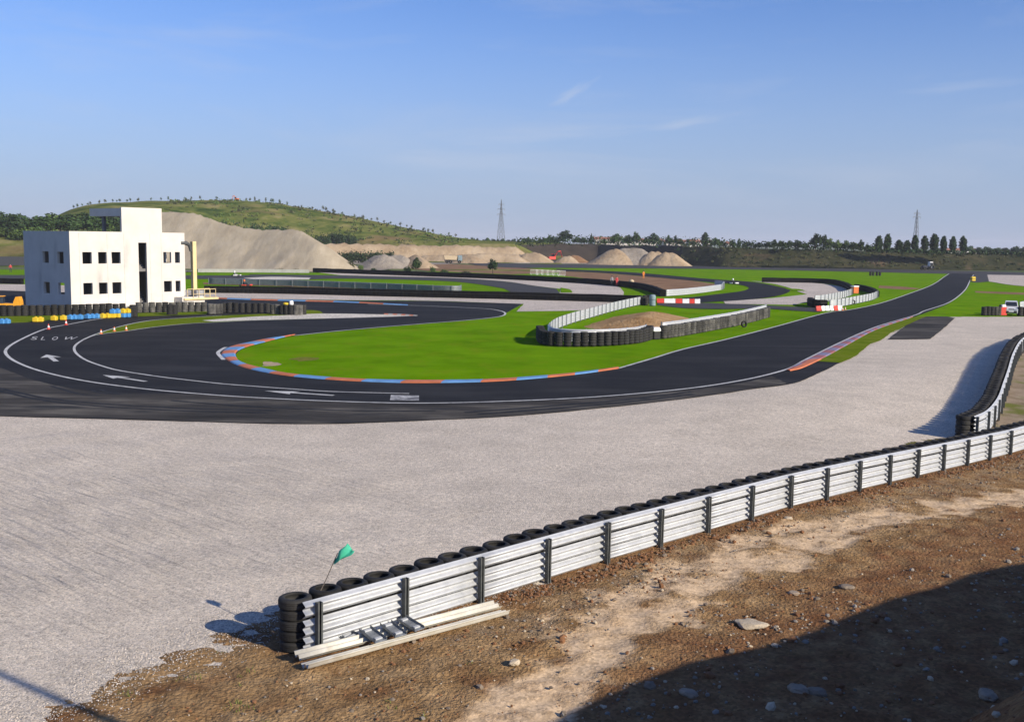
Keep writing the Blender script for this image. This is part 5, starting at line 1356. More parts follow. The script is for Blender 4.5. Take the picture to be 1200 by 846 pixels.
pile('soil_heap', ridge((672, 298, 394), (676, 298.3, 394)), .6, MT['brown'], .7, .2, 'small brown soil heap right of the red excavator, right one of two', 'soil heap', 'heaps in the quarry')
pile('sand_heap', ridge((716, 291.5, 372), (722, 290, 372)), .62, MT['tan'], .8, .2, 'sand heap at the left end of the pale row before the dark bank', 'sand heap', 'heaps before the dark bank')
pile('gravel_heap', ridge((731, 289, 374), (742, 288.7, 374), (751, 290.2, 373)), .64, MT['tan_grey'], .8, .25, 'large grey gravel heap in the middle of the pale row before the dark bank', 'gravel heap', 'heaps before the dark bank', gully=.2)
pile('sand_heap', ridge((764, 293.3, 368), (771, 293.5, 368)), .72, MT['tan'], .7, .2, 'tan sand heap right of the large grey one before the dark bank', 'sand heap', 'heaps before the dark bank')
pile('sand_heap', ridge((780, 294, 364), (787, 294.5, 364), (790, 296, 363)), .72, MT['tan'], .7, .2, 'tan sand heap at the right end of the pale row before the dark bank', 'sand heap', 'heaps before the dark bank')

# embankments
def bank(name, base, top, m, label, cat, run=(0, .3, .8, 1.0, 1.7, 2.6), kind=None):
    W = resample([at(*p) for p in base], 3.0); px = [p[0] for p in base]
    L_ = plen(W); mb = MB(); prof_n = 9
    def u_of(p): return CX + F * p.x / p.y
    for p in W:
        a = Vector((p.x, p.y, 0)).normalized(); u = u_of(p)
        run_ = 11.0; zt = zat(u, interp(u, top), p.y + run_)
        for k in range(prof_n):
            f = k / (prof_n - 3)
            if k <= prof_n - 3: z = zt * (f ** .85); q = run_ * f
            elif k == prof_n - 2: z = zt * .98; q = run_ + 8
            else: z = -.3; q = run_ + 22
            v = p + a * q
            nz = noise.fractal(Vector((v.x * .12, v.y * .12, z * .2)), 1, 2, 4)
            mb.v.append((v.x + nz * .8, v.y + nz * .8, max(-.3, z + (nz * .45 if 0 < k < prof_n - 1 else 0))))
    for i in range(len(W) - 1):
        for k in range(prof_n - 1):
            a = i * prof_n + k; mb.face((a, a + prof_n, a + prof_n + 1, a + 1))
    o = tag(mb.build(name, m, smooth=True), label, cat, None, kind)
    if o.data.polygons[2].normal.y > 0: o.data.flip_normals()
    return W
TOPB = [(560, 287), (605, 287.5), (650, 286), (700, 286.5), (780, 288), (850, 290.2), (950, 292.5), (1030, 295), (1200, 298.4), (1400, 302), (1700, 306)]
WB = bank('embankment', [(800, 311), (850, 313), (1000, 315), (1200, 317), (1400, 319.5), (1700, 322)], TOPB, MT['bank_scrub'], None, None, kind='structure')
bank('embankment', [(598, 305.5), (650, 305.6), (700, 306), (760, 308.5), (805, 311.2)], TOPB, MT['dark_earth'], None, None, kind='structure')
mb = MB(); mb.sweep([(-.2, 0), (.2, 0), (.2, 2.3), (-.2, 2.3)], resample([at(x, 311.8) for x in (-120, -40, 26, 60)], 6))
tag(mb.build('dark_fence', MT['cloth_dark']), 'dark solid fence at the foot of the wooded bank left of the white building', 'fence')

# ------------------------------------------------------------------ vegetation
def leaf_cloud(lobes, n, size, seed, flat=.8):
    rg_ = random.Random(seed); mb = MB()
    tot = sum(l[3] * l[4] * l[5] for l in lobes)
    for (cx, cy, cz, rx, ry, rz_) in lobes:
        k = int(n * rx * ry * rz_ / tot) + 1
        for _ in range(k):
            d = Vector((rg_.gauss(0, 1), rg_.gauss(0, 1), rg_.gauss(0, 1))).normalized()
            r = rg_.random() ** .38 * (1 + .22 * noise.noise(d * 2.2 + Vector((seed, cx, cz))))
            c = Vector((cx + d.x * rx * r, cy + d.y * ry * r, cz + d.z * rz_ * r))
            a = (d * .7 + Vector((rg_.gauss(0, 1), rg_.gauss(0, 1), rg_.gauss(0, 1) + .5)) * .55).normalized()
            u = a.orthogonal().normalized(); u = Matrix.Rotation(rg_.random() * 6.28, 3, a) @ u; w = a.cross(u)
            s1, s2 = size * rg_.uniform(.6, 1.3), size * rg_.uniform(.5, 1.0)
            mb.add([c - u * s1, c - w * s2 + u * s1 * .15, c + u * s1, c + w * s2 - u * s1 * .1], [(0, 1, 2, 3)])
    return mb
def tree_proto(kind, seed):
    """unit height trees: crown leaf cloud, tapered trunk with limbs"""
    rg_ = random.Random(seed); J = lambda a: rg_.uniform(-a, a)
    if kind == 'round':
        lobes = [(J(.08), J(.08), .62 + J(.05), .26, .26, .27)] + [(.24 * math.cos(a), .24 * math.sin(a), .5 + J(.14), .17, .17, .17) for a in [rg_.random() * 6.28 for _ in range(6)]] + [(J(.12), J(.12), .84, .14, .14, .14)]
        n, s = 800, .052; tr = .2
    elif kind == 'poplar':
        lobes = [(J(.02), J(.02), z, r, r, .13) for z, r in ((.2, .13), (.34, .17), (.48, .18), (.62, .175), (.76, .15), (.88, .1))]
        n, s = 1000, .05; tr = .06
    elif kind == 'bush':
        lobes = [(J(.35), J(.35), .38 + J(.1), .38, .38, .36) for _ in range(4)] + [(J(.2), J(.2), .6, .3, .3, .38)]
        n, s = 420, .07; tr = .05
    elif kind == 'cypress':
        lobes = [(0, 0, z, r, r, .14) for z, r in ((.18, .12), (.34, .14), (.5, .135), (.66, .11), (.82, .075), (.92, .04))]
        n, s = 700, .042; tr = .08
    elif kind == 'sapling':
        lobes = [(J(.05), J(.05), .62, .2, .2, .33), (J(.1), J(.1), .5, .17, .17, .2)]
        n, s = 70, .075; tr = .3
    crown = leaf_cloud(lobes, n, s, seed)
    tk = MB(); tk.tube([(0, 0, -.04), (J(.01), J(.01), .2), (J(.02), J(.02), .5), (J(.03), J(.03), .8)], [.028, .022, .014, .004], 6)
    if kind in ('round', 'bush', 'poplar'):
        for _ in range(5):
            a = rg_.random() * 6.28; z = rg_.uniform(tr, .5); rr = .2 if kind == 'round' else .1
            tk.tube([(0, 0, z), (rr * .6 * math.cos(a), rr * .6 * math.sin(a), z + .1), (rr * math.cos(a), rr * math.sin(a), z + .24)], [.011, .007, .003], 5)
    return crown, tk
PROTO = {}
def tree(kind, name, v, h, wid, leaf, label, group, cat='tree', var=0):
    key = (kind, leaf, var)
    if key not in PROTO:
        c, t = tree_proto(kind, hash(kind) % 7 + len(kind) * 13 + var * 101)
        PROTO[key] = (c.mesh('crown', MT[leaf]), t.mesh('trunk', MT['bark'], True))
    r = empty(name, v, rg.random() * 6.28, label, cat, group)
    base_w = {'round': .68, 'poplar': .36, 'bush': 1.2, 'cypress': .28, 'sapling': .42}[kind]
    r.scale = (wid / base_w, wid / base_w, h)
    link('crown', PROTO[key][0], r); link('trunk', PROTO[key][1], r)
    return r
def tree_px(kind, name, px, ytop, ybase_z, Y, wpx, leaf, label, group, cat='tree', var=0):
    """tree of given picture width and top at depth Y on ground height ybase_z"""
    p = pt(px, 283, Y); zt = zat(px, ytop, Y)
    return tree(kind, name, (p.x, Y, ybase_z), zt - ybase_z, wpx * Y / F, leaf, label, group, cat, var)
rg = random.Random(21)
# wooded bank behind and left of the building: two staggered rows
k = 0
for i in range(34):
    px = -60 + i * 6.6 + rg.uniform(-2, 2); row = i % 2
    Y = 322 + row * 16 + rg.uniform(-4, 4)
    yt = interp(px, [(-60, 247), (0, 246.5), (15, 249.5), (40, 251), (60, 250), (80, 248), (110, 247), (150, 249), (170, 255)]) + rg.uniform(-1.5, 3.5) + (0 if row else 3)
    g = on_hill(px, Y); k += 1
    tree('round', 'broadleaf_tree', g, zat(px, yt, Y) - g.z, rg.uniform(6, 9), rg.choice(['leaf_dark', 'leaf_mid', 'leaf_dark', 'leaf_mid', 'leaf_light']),
         'bushy tree in the wood behind the white building, %s from the left' % ordinal(k), 'trees in the wood behind the building', var=i % 4)
for i in range(22):
    px = -40 + i * 8.6 + rg.uniform(-2, 2); Y = 306 + rg.uniform(-5, 5); g = on_hill(px, Y)
    tree('bush', 'bush', g, rg.uniform(2.5, 4.8), rg.uniform(5, 7), rg.choice(['leaf_dark', 'leaf_mid', 'leaf_light']), 'bush at the front edge of the wood behind the building, %s from the left' % ordinal(i + 1), 'bushes at the front of the wood', 'bush', i % 3)
# shrub belts on the hill
for i in range(17):
    px = 256 + i * 4.7; Y = 415 + rg.uniform(-10, 10)
    yt = interp(px, [(256, 256), (290, 257), (335, 263)]) + rg.uniform(-1, 1.5); g = on_hill(px, Y)
    Y2 = Y
    g.z = min(g.z, zat(px, yt + 9, Y)); 
    tree('bush', 'bush', g, max(2.2, zat(px, yt, Y) - g.z), rg.uniform(4.5, 7), rg.choice(['leaf_dark', 'leaf_mid']), 'shrub in the dark belt just above the gravel mound, %s from the left' % ordinal(i + 1), 'dark shrub belt above the gravel mound', 'bush', i % 3)
for i in range(14):
    px = 360 + i * 4.1; Y = 412 + rg.uniform(-6, 6)
    yt = interp(px, [(360, 274), (385, 271), (400, 269), (410, 271), (416, 277)]) + rg.uniform(-1, 1); g = on_hill(px, Y); g.z = min(g.z, zat(px, 282, Y))
    tree('bush', 'bush', g, max(2, zat(px, yt, Y) - g.z), rg.uniform(4, 6), 'leaf_dark', 'shrub in the short dark belt on the lower hill, %s from the left' % ordinal(i + 1), 'short dark shrub belt on the hill', 'bush', i % 3)
# scrub on the hill, too much to count
mb = MB(); rg2 = random.Random(77)
for i in range(1100):
    px = rg2.uniform(195, 545); Y = rg2.uniform(408, 520); 
    if noise.noise(Vector((px * .035, Y * .03, 5))) < rg2.uniform(-.35, .45): continue
    g = on_hill(px, Y); r = rg2.uniform(.35, 1.0)
    l = leaf_cloud([(g.x, g.y, g.z + r * .35, r * 1.7, r * 1.2, r * .7)], 9, .42, i)
    mb.add(l.v, l.f, rg2.choice((0, 0, 1)))
tag(mb.build('scrub', [MT['leaf_olive'], MT['leaf_light']]), 'low scrub scattered over the green hill', 'scrub', kind='stuff')
# saplings in rows along the crest
sx = [86 + i * 4.2 for i in range(17)] + [163 + i * 9 for i in range(11)] + [289 + i * 4.2 for i in range(11)] + [340, 352, 366, 373, 378, 383, 388, 398, 403, 416, 425, 432, 441, 448, 458, 464, 470, 476, 483, 489, 495, 503, 510, 516, 524, 532]
for i, px in enumerate([x_ for j_, x_ in enumerate(sx) if j_ % 4 != 2]):
    px += rg.gauss(0, 1.3); Y = 514 + rg.uniform(-3, 4); g = on_hill(px, Y)
    tree('sapling', 'sapling', g, rg.uniform(1.5, 2.5) * (1.25 if 285 < px < 335 or 375 < px < 400 else 1), rg.uniform(.9, 1.5), rg.choice(['leaf_mid', 'leaf_olive']), 'young sapling on the crest of the green hill, %s from the left' % ordinal(i + 1), 'saplings along the hill crest', 'sapling', i % 3)
for i in range(26):
    px = rg.choice([rg.uniform(378, 395), rg.uniform(415, 435), rg.uniform(440, 480)]) + rg.gauss(0, 4); Y = rg.uniform(432, 505); g = on_hill(px, Y)
    tree('sapling', 'sapling', g, rg.uniform(1.0, 2.0), rg.uniform(.8, 1.6), rg.choice(['leaf_olive', 'leaf_olive', 'leaf_mid']), 'small sapling planted on the right slope of the green hill', 'saplings on the hill slope', 'sapling', i % 3)
# quarry bushes and trees near the barrier
for i, (px, yt, yb, wd, kd, lf, lab) in enumerate([(478, 311, 319.5, 10, 'bush', 'leaf_light', 'pale green rounded bush left of the darker one by the black barrier'), (488, 301, 320, 11, 'round', 'leaf_mid', 'small green tree among the bushes by the upper black barrier'),
        (506, 311, 320.5, 9, 'bush', 'leaf_mid', 'low green bush right of the small tree by the black barrier'), (577.5, 302.5, 322, 11, 'round', 'leaf_dark', 'dark compact tree alone behind the upper black barrier'),
        (411, 303, 317, 9, 'bush', 'leaf_olive', 'olive bush at the right foot of the big gravel mound'), (422, 308.5, 317.5, 8, 'bush', 'leaf_light', 'yellowish green bush right of the gravel mound\'s foot'), (438, 313, 318.5, 7, 'bush', 'leaf_dark', 'very low dark bush before the pointed gravel heap'),
        (455, 314.5, 319, 8, 'bush', 'leaf_olive', 'low olive bush right of the very low dark one'), (520, 315, 321, 12, 'bush', 'leaf_mid', 'flat green bush on the soil left of the lone dark tree'), (545, 316.5, 322, 14, 'bush', 'leaf_olive', 'flat olive bush nearest left of the lone dark tree'),
        (328, 314, 318.5, 14, 'bush', 'leaf_olive', 'flat olive bush at the foot of the gravel mound, left one of two'), (347, 314.5, 318.5, 10, 'bush', 'leaf_olive', 'flat olive bush at the foot of the gravel mound, right one of two')]):
    g = at(px, yb); tree(kd, 'bush' if kd == 'bush' else 'small_tree', g, zat(px, yt, g.y) - 0, wd * g.y / F, lf, lab, None, 'bush' if kd == 'bush' else 'tree', i % 3)
for i in range(9):
    px = 398 + i * 7.5; Y = 352 + rg.uniform(-3, 3)
    p = pt(px, 283, Y); tree('bush', 'bush', (p.x, Y, 0), max(1, zat(px, 292.5 + rg.uniform(-1, 1), Y)), rg.uniform(4, 6), 'leaf_dark', 'bush in the dark row between quarry face and grey heaps, %s from the left' % ordinal(i + 1), 'dark bush row in the quarry', 'bush', i % 3)
# line of trees along the horizon
def hz(px, yt, w, kind='round', leaf='leaf_dark', Y=420, name='horizon_tree', label=None, zb=None, group='trees along the horizon'):
    zb = zat(px, interp(px, TOPB) + 1.5, Y) if zb is None else zb
    return tree_px(kind, name, px, yt, zb, Y, w, leaf, label, group, var=rg.randrange(3))
nm = 0
for px, yt, w, kd in [(644, 274.5, 8, 'round'), (651, 277, 8, 'round'), (662, 268.8, 17, 'round'), (675, 276.5, 7, 'round'), (685, 278, 12, 'round'), (693, 274.5, 5, 'cypress'), (708, 280, 9, 'round'), (722, 273.3, 15, 'round'), (736, 274.5, 13, 'round'), (745.5, 270.8, 9, 'round'), (757, 277, 8, 'round'), (766, 272.5, 15, 'round'),
        (784, 275, 9, 'round'), (792, 275, 6, 'round'), (798, 279, 6, 'round'), (812, 281, 8, 'round'), (826, 272.3, 9, 'poplar'), (838, 278, 13, 'round'), (846, 282, 9, 'round'), (859, 280.5, 9, 'round'), (866, 279.5, 5, 'cypress'), (876, 283, 12, 'round'), (888, 284, 11, 'round')]:
    nm += 1; hz(px, yt, w, kd, rg.choice(['leaf_dark', 'leaf_mid', 'leaf_dark']), 480 + rg.uniform(-25, 25), label='distant tree on the village skyline, %s from the left' % ordinal(nm), group='trees on the village skyline')
nm = 0
for px, yt, w, lf in [(900, 283, 10, 'leaf_dark'), (908, 280, 9, 'leaf_dark'), (916, 281.5, 10, 'leaf_mid'), (925, 281, 9, 'leaf_dark'), (935, 280.5, 12, 'leaf_dark'), (944, 283, 8, 'leaf_mid'), (956, 272.5, 15, 'leaf_dark'), (965.5, 274, 9, 'leaf_dark'), (972, 278.5, 11, 'leaf_light'), (981, 280.5, 12, 'leaf_light'), (991, 281, 13, 'leaf_light'), (1001, 283, 12, 'leaf_light'), (1009, 279.5, 7, 'leaf_dark'), (1017, 286, 9, 'leaf_mid'), (1024, 288, 8, 'leaf_light')]:
    nm += 1; hz(px, yt, w, 'round', lf, 370 + rg.uniform(-12, 12), label='tree on top of the far embankment, %s from the left' % ordinal(nm), group='trees on the far embankment')
nm = 0
for px, yt, w in [(1030, 276, 9), (1040, 274.2, 9), (1054, 281, 10), (1063, 281.5, 9), (1072.5, 275.2, 8.5), (1084, 276, 9), (1095, 273.8, 10.5), (1106, 276.5, 8), (1117, 277, 8.5), (1129, 276.5, 9)]:
    nm += 1; hz(px, yt, w, 'poplar', 'leaf_dark', 352, 'poplar_tree', 'tall narrow poplar in the row at the right, %s from the left' % ordinal(nm), zat(px, interp(px, TOPB) + 1.0, 352), 'poplar row on the embankment')
nm = 0
for i, px in enumerate([1022, 1046, 1078, 1100, 1136, 1147, 1158, 1169, 1180, 1191, 1203, 1216, 1230]):
    nm += 1; hz(px, rg.uniform(287, 290.5) if px > 1130 else rg.uniform(289.5, 292), 13, 'round', rg.choice(['leaf_mid', 'leaf_dark']), 520, label='far tree low behind the poplar row, %s from the left' % ordinal(nm), group='far trees behind the poplars')
nm = 0
for px in range(548, 646, 6):
    nm += 1; hz(px, rg.uniform(277.3, 280.5), 8, 'round', rg.choice(['leaf_mid', 'leaf_dark']), 540, label='far tree on the skyline around the left pylon, %s from the left' % ordinal(nm), zb=4.5, group='far trees around the left pylon')
# dark hedge along the top of the embankment, and scrub on its face
def hedge(name, px0, px1, Y, hgt, label, leaf, step=.9):
    mb = MB(); n = int((px1 - px0) * Y / F / step); sd = int(px0)
    for i in range(n):
        px = lerp(px0, px1, i / n); p = pt(px, 283, Y); zb = zat(px, interp(px, TOPB) + .8, Y)
        l = leaf_cloud([(p.x, Y, zb + hgt * .5, 1.0, .9, hgt * .62 * (1 + .3 * noise.noise(Vector((px * .3, 0, 0)))))], 16, .42, sd + i)
        mb.add(l.v, l.f)
    return tag(mb.build(name, MT[leaf]), label, 'hedge')
hedge('hedge', 606, 870, 398, 3.3, 'long dark hedge along the top of the dark bank', 'leaf_dark')
hedge('hedge', 866, 1030, 344, 2.5, 'low dark hedge along the top of the far embankment left of the poplars', 'leaf_dark')
hedge('hedge', 1030, 1270, 344, 1.1, 'thin dark hedge along the embankment top under the poplars', 'leaf_dark')
mb = MB(); rg2 = random.Random(9)
for _ in range(420):
    p = rg2.choice(WB); a = Vector((p.x, p.y, 0)).normalized(); f = rg2.random()
    u = CX + F * p.x / p.y; zt = zat(u, interp(u, TOPB), p.y + 11)
    v = p + a * 11 * f + Vector((rg2.uniform(-2, 2), 0, 0)); r = rg2.uniform(.4, 1.1)
    l = leaf_cloud([(v.x, v.y, zt * f ** .85 + r * .3, r * 1.3, r, r * .8)], 14, .3, _)
    mb.add(l.v, l.f, rg2.choice((0, 0, 1)))
tag(mb.build('scrub', [MT['leaf_olive'], MT['leaf_dark']]), 'low scrub growing over the far embankment', 'scrub', kind='stuff')
# weeds near the first tyre stack and by the curved rail
mb = MB(); rg2 = random.Random(4)
for _ in range(520):
    if rg2.random() < .45: s, p = rg2.gauss(-1.0, 2.2), rg2.gauss(1.6, 1.0)
    else: s, p = rg2.gauss(27.5, 1.6), -1.25 + rg2.gauss(0, .35)
    v = from_sp(s, p); z, d = dirt_z(v.x, v.y, s, p)
    if s < 10 and (d < .3 or noise.noise(Vector((v.x * .7, v.y * .7, 3))) < .12): continue
    z = max(z, gz(v.x, v.y))
    for _k in range(7):
        a = rg2.random() * 6.28; h = rg2.uniform(.03, .09) * (1 if s < 10 else 1.8); w_ = .008; q = Vector((math.cos(a), math.sin(a), 0)); o_ = Vector((rg2.gauss(0, .05), rg2.gauss(0, .05), 0))
        b0_ = v + o_; mb.add([(b0_.x - q.y * w_, b0_.y + q.x * w_, z - .01), (b0_.x + q.y * w_, b0_.y - q.x * w_, z - .01), (b0_.x + q.x * h * .6, b0_.y + q.y * h * .6, z + h)], [(0, 1, 2)])
MT['weed'] = plain('weed_green', (0.13, 0.16, 0.03), .9, .3, 4)
tag(mb.build('weeds', MT['weed']), 'sparse weeds sprouting from the dirt by the guardrails', 'weeds', kind='stuff')

# ------------------------------------------------------------------ pylons, houses, machines
def pylon(px, ytop, Y, wbase, label, double):
    p = pt(px, 283, Y); zt = zat(px, ytop, Y)
    r = empty('pylon', (p.x, Y, 0), .5, label, 'pylon')
    mb = MB(); n = 9
    wz = lambda t: lerp(wbase, .9, min(1, t / .82)) if t < .82 else lerp(.9, .15, (t - .82) / .18)
    lv = [0, .14, .28, .4, .51, .61, .7, .78, .86, .94, 1]
    C4 = lambda t: [Vector((sx_ * wz(t) / 2, sy * wz(t) / 2, t * zt)) for sx_, sy in ((-1, -1), (1, -1), (1, 1), (-1, 1))]
    for a, b_ in zip(lv, lv[1:]):
        A_, B_ = C4(a), C4(b_)
        for k in range(4):
            k2 = (k + 1) % 4; mb.tube([A_[k], B_[k]], .13, 4); mb.tube([A_[k], B_[k2]], .075, 4); mb.tube([A_[k2], B_[k]], .075, 4); mb.tube([B_[k], B_[k2]], .07, 4)
    mb.build('lattice', MT['pylon'], r)
    for t, w in (((.72, 3.2), (.82, 2.8), (.91, 2.2)) if double else ((.86, 3.0), (.93, 2.4))):
        for s_ in (-1, 1):
            mb = MB(); mb.tube([(0, 0, t * zt + .5), (s_ * w, 0, t * zt)], .09, 4); mb.tube([(0, 0, t * zt - .35), (s_ * w, 0, t * zt)], .08, 4); a_ = mb.build('crossarm', MT['pylon'], r)
            mb = MB(); mb.tube([(s_ * w, 0, t * zt), (s_ * w, 0, t * zt - 1.1)], .1, 5); mb.build('insulator', MT['cloth_grey'], a_)
pylon(587, 234, 760, 5.6, 'lattice power pylon on the horizon left of the picture centre', True)
pylon(1073, 246, 620, 3.4, 'slimmer lattice power pylon on the horizon behind the poplars', False)
def house(px0, px1, yr, ye, yb, Y, label, wall='house_wall', chim=True, gable=False):
    a, b_ = pt(px0, 283, Y), pt(px1, 283, Y); zb, ze, zr = zat(px0, yb, Y), zat((px0 + px1) / 2, ye, Y), zat((px0 + px1) / 2, yr, Y)
    L_ = (b_ - a).length; D = 9.0
    r = empty('house', ((a.x + b_.x) / 2, Y, zb - 2), heading(a, b_), label, 'house', 'village houses on the horizon')
    h = ze - zb + 2; rh = max(1.2, zr - ze)
    mb = MB(); mb.box((0, D / 2, h / 2), (L_, D, h)); mb.build('walls', MT[wall], r)
    mb = MB(); q = .5
    if gable: mb.prism([(-L_ / 2 - q, 0), (L_ / 2 + q, 0), (0, rh)], -q, D + q, M=Matrix.Translation((0, D, h)) @ Matrix.Rotation(math.pi / 2, 4, 'X'))
    else: mb.sweep([(-D / 2 - q, 0), (D / 2 + q, 0), (0, rh)], [Vector((-L_ / 2 - q, D / 2, h)), Vector((L_ / 2 + q, D / 2, h))])
    rf = mb.build('roof', MT['roof_tile'], r)
    if chim: mb = MB(); mb.box((L_ * .22, D * .5, h + rh * .8), (.8, .8, 1.6)); mb.build('chimney', MT['house_wall'], rf)
    n = max(2, int(L_ / 4))
    for i in range(n):
        f = MB(); f.box((-L_ / 2 + L_ * (i + .5) / n, -.03, h - 1.5), (1.0, .08, 1.3)); f.build('window', MT['window_dark'], r)
house(697, 742, 277.8, 280.5, 285, 560, 'long low farm building with a brown roof left of the white sphere')
house(744, 777, 280.5, 282.3, 286, 590, 'low house with a reddish roof right of the white sphere')
house(780, 806, 281.5, 283.6, 287, 585, 'long reddish roof between the white sphere and the white gabled house', chim=False)
house(807, 815, 280.3, 283, 288, 545, 'small white gabled house left of the dark poplar', 'house_white', False, True)
house(815.5, 822, 281, 284, 288, 550, 'red roofed house just left of the dark poplar', 'house_white')
house(830, 835, 281.5, 284.5, 288.5, 550, 'small red roofed house just right of the dark poplar')
house(853, 861, 284, 286, 289.5, 560, 'pale house with a flat red roof further right of the dark poplar', 'house_white')
house(1112, 1147, 292, 293.7, 297.5, 560, 'long white building low behind the right end of the poplar row', 'house_white', False)
p = pt(731, 283, 540)
r = empty('water_tank', (p.x, 540, zat(731, 285, 540) - 1), 0, 'white spherical water tank among the village roofs', 'tank')
mb = MB(); mb.lathe([(1.35 * math.sin(math.pi * i / 10), -1.35 * math.cos(math.pi * i / 10)) for i in range(11)], 16, (0, 0, zat(731, 281, 540) - zat(731, 285, 540) + 1)); mb.build('sphere', MT['white_plastic'], r, True)
mb = MB(); mb.lathe([(.5, 0), (.4, 2.2)], 10); mb.build('pedestal', MT['concrete'], r)

def excavator(v, rz, col, label, sc=1.0, name='excavator'):
    r = empty(name, v, rz, label, 'excavator'); r.scale = (sc,) * 3
    for s_ in (-1, 1):
        mb = MB(); mb.sweep([(-.3, 0), (.3, 0), (.3, .8), (-.3, .8)], [Vector((-1.6, s_ * 1.1, .1)), Vector((-1.3, s_ * 1.1, 0)), Vector((1.3, s_ * 1.1, 0)), Vector((1.6, s_ * 1.1, .1))]); mb.build('track', MT['rubber'], r)
    mb = MB(); mb.box((-.4, 0, 1.5), (2.8, 2.3, 1.1), bev=.15); mb.build('body', col, r)
    mb = MB(); mb.box((.55, .65, 2.2), (1.4, .95, 1.6), bev=.1, taper=.9); mb.build('cab', MT['glass'], r)
    mb = MB(); mb.box((.5, .65, 3.04), (1.4, 1, .12), bev=.03); mb.build('cab_roof', col, r)
    mb = MB(); mb.tube([(.9, -.2, 1.8), (2.2, -.2, 4.0), (3.4, -.2, 4.1)], [.3, .28, .2], 6); mb.build('boom', col, r)
    mb = MB(); mb.tube([(3.3, -.2, 4.3), (4.2, -.2, 1.6)], [.22, .14], 6); mb.build('stick', col, r)
    mb = MB(); mb.prism([(0, 0), (.9, -.2), (1.0, -.9), (.2, -1.0), (-.2, -.5)], -.55, .55, M=Matrix.Translation((3.8, -.2, 1.6)) @ Matrix.Rotation(math.pi / 2, 4, 'X')); mb.build('bucket', MT['steel_dark'], r)
g = at(647, 307.2); excavator((g.x, g.y, 0), R(25), MT['red_plastic'], 'red excavator working between the sand heaps before the dark bank')
g = on_hill(278, 514); excavator((g.x, g.y, g.z), R(160), MT['orange_plastic'], 'orange excavator on the crest of the green hill', .6)
g = at(1087, 316.5)
r = empty('tractor', (g.x, g.y, 0), R(10), 'small dark tractor with a white cab below the far embankment', 'tractor')
mb = MB(); mb.box((-.9, 0, 1.0), (2.2, 1.0, .8), bev=.12); mb.build('bonnet', MT['cloth_dark'], r)
mb = MB(); mb.box((.9, 0, 1.7), (1.4, 1.4, 1.9), bev=.12, taper=.9); mb.build('cab', MT['white_plastic'], r)
mb = MB(); mb.box((.9, -.72, 2.0), (1.0, .06, .8)); mb.build('window', MT['glass'], r)
for x, rr in ((-1.5, .5), (1.0, .85)):
    for y in (-.85, .85):
        mb = MB(); mb.lathe([(rr * .5, -.2), (rr * .95, -.22), (rr, 0), (rr * .95, .22), (rr * .5, .2)], 16, closed=True, M=Matrix.Translation((x, y, rr)) @ Matrix.Rotation(math.pi / 2, 4, 'X')); mb.build('wheel', MT['rubber'], r, True)
g = at(530, 308.6)
r = empty('dump_truck', (g.x, g.y, 0), R(8), 'dump truck with a pale yellow tipper body on the quarry soil', 'truck')
mb = MB(); mb.prism([(-2.6, 1.3), (1.4, 1.1), (1.7, 2.5), (-2.9, 2.6)], -1.1, 1.1, M=Matrix.Rotation(math.pi / 2, 4, 'X')); mb.build('tipper', MT['sack'], r)
mb = MB(); mb.box((2.5, 0, 1.7), (1.5, 2.0, 1.9), bev=.15); mb.build('cab', MT['teal'], r)
mb = MB(); mb.box((.2, 0, .95), (5.8, 1.0, .3)); mb.build('chassis', MT['steel_dark'], r)
for x in (-1.8, -.6, 2.4):
    for y in (-.95, .95):
        mb = MB(); mb.lathe([(.2, -.18), (.48, -.2), (.52, 0), (.48, .2), (.2, .18)], 14, closed=True, M=Matrix.Translation((x, y, .52)) @ Matrix.Rotation(math.pi / 2, 4, 'X')); mb.build('wheel', MT['rubber'], r, True)
# white crowd barriers on the soil behind the upper black barrier
for i in range(6):
    g = at(626 + i * 6.4, 322.0 + .28 * i); r = empty('crowd_barrier', g, .15 + rg.uniform(-.25, .25), 'white tubular crowd barrier on the soil, %s from the left' % ordinal(i + 1), 'crowd barrier', 'white crowd barriers')
    mb = MB(); mb.tube([(-.9, 0, .12), (-.9, 0, 1.1), (.9, 0, 1.1), (.9, 0, .12), (-.9, 0, .12)], .035, 6); mb.build('frame', MT['white_plastic'], r)
    mb = MB()
    for k in range(7): mb.tube([(-.75 + k * .25, 0, .12), (-.75 + k * .25, 0, 1.1)], .022, 5)
    mb.build('bars', MT['white_plastic'], r)
    for x in (-.7, .7): mb = MB(); mb.tube([(x, -.3, .02), (x, 0, .14), (x, .3, .02)], .03, 5); mb.build('foot', MT['white_plastic'], r)

# ------------------------------------------------------------------ light, sky, view
world = bpy.data.worlds.new('World'); scene.world = world; world.use_nodes = True
nt = world.node_tree; N = nt.nodes; L = nt.links
bg = N['Background']
sky = N.new('ShaderNodeTexSky'); sky.sky_type = 'NISHITA'; sky.sun_disc = False
sky.sun_elevation = SUN_EL
sky.sun_rotation = math.pi / 2 - SUN_AZ
sky.altitude = 100; sky.air_density = 1.0; sky.dust_density = 0.2; sky.ozone_density = 3.0
tc = N.new('ShaderNodeTexCoord'); sx_ = N.new('ShaderNodeSeparateXYZ'); L.new(tc.outputs['Generated'], sx_.inputs[0])
tint = N.new('ShaderNodeMixRGB'); tint.blend_type = 'MULTIPLY'; tint.inputs['Fac'].default_value = 1
L.new(sky.outputs[0], tint.inputs['Color1']); tint.inputs['Color2'].default_value = (0.74, 0.9, 1.32, 1)
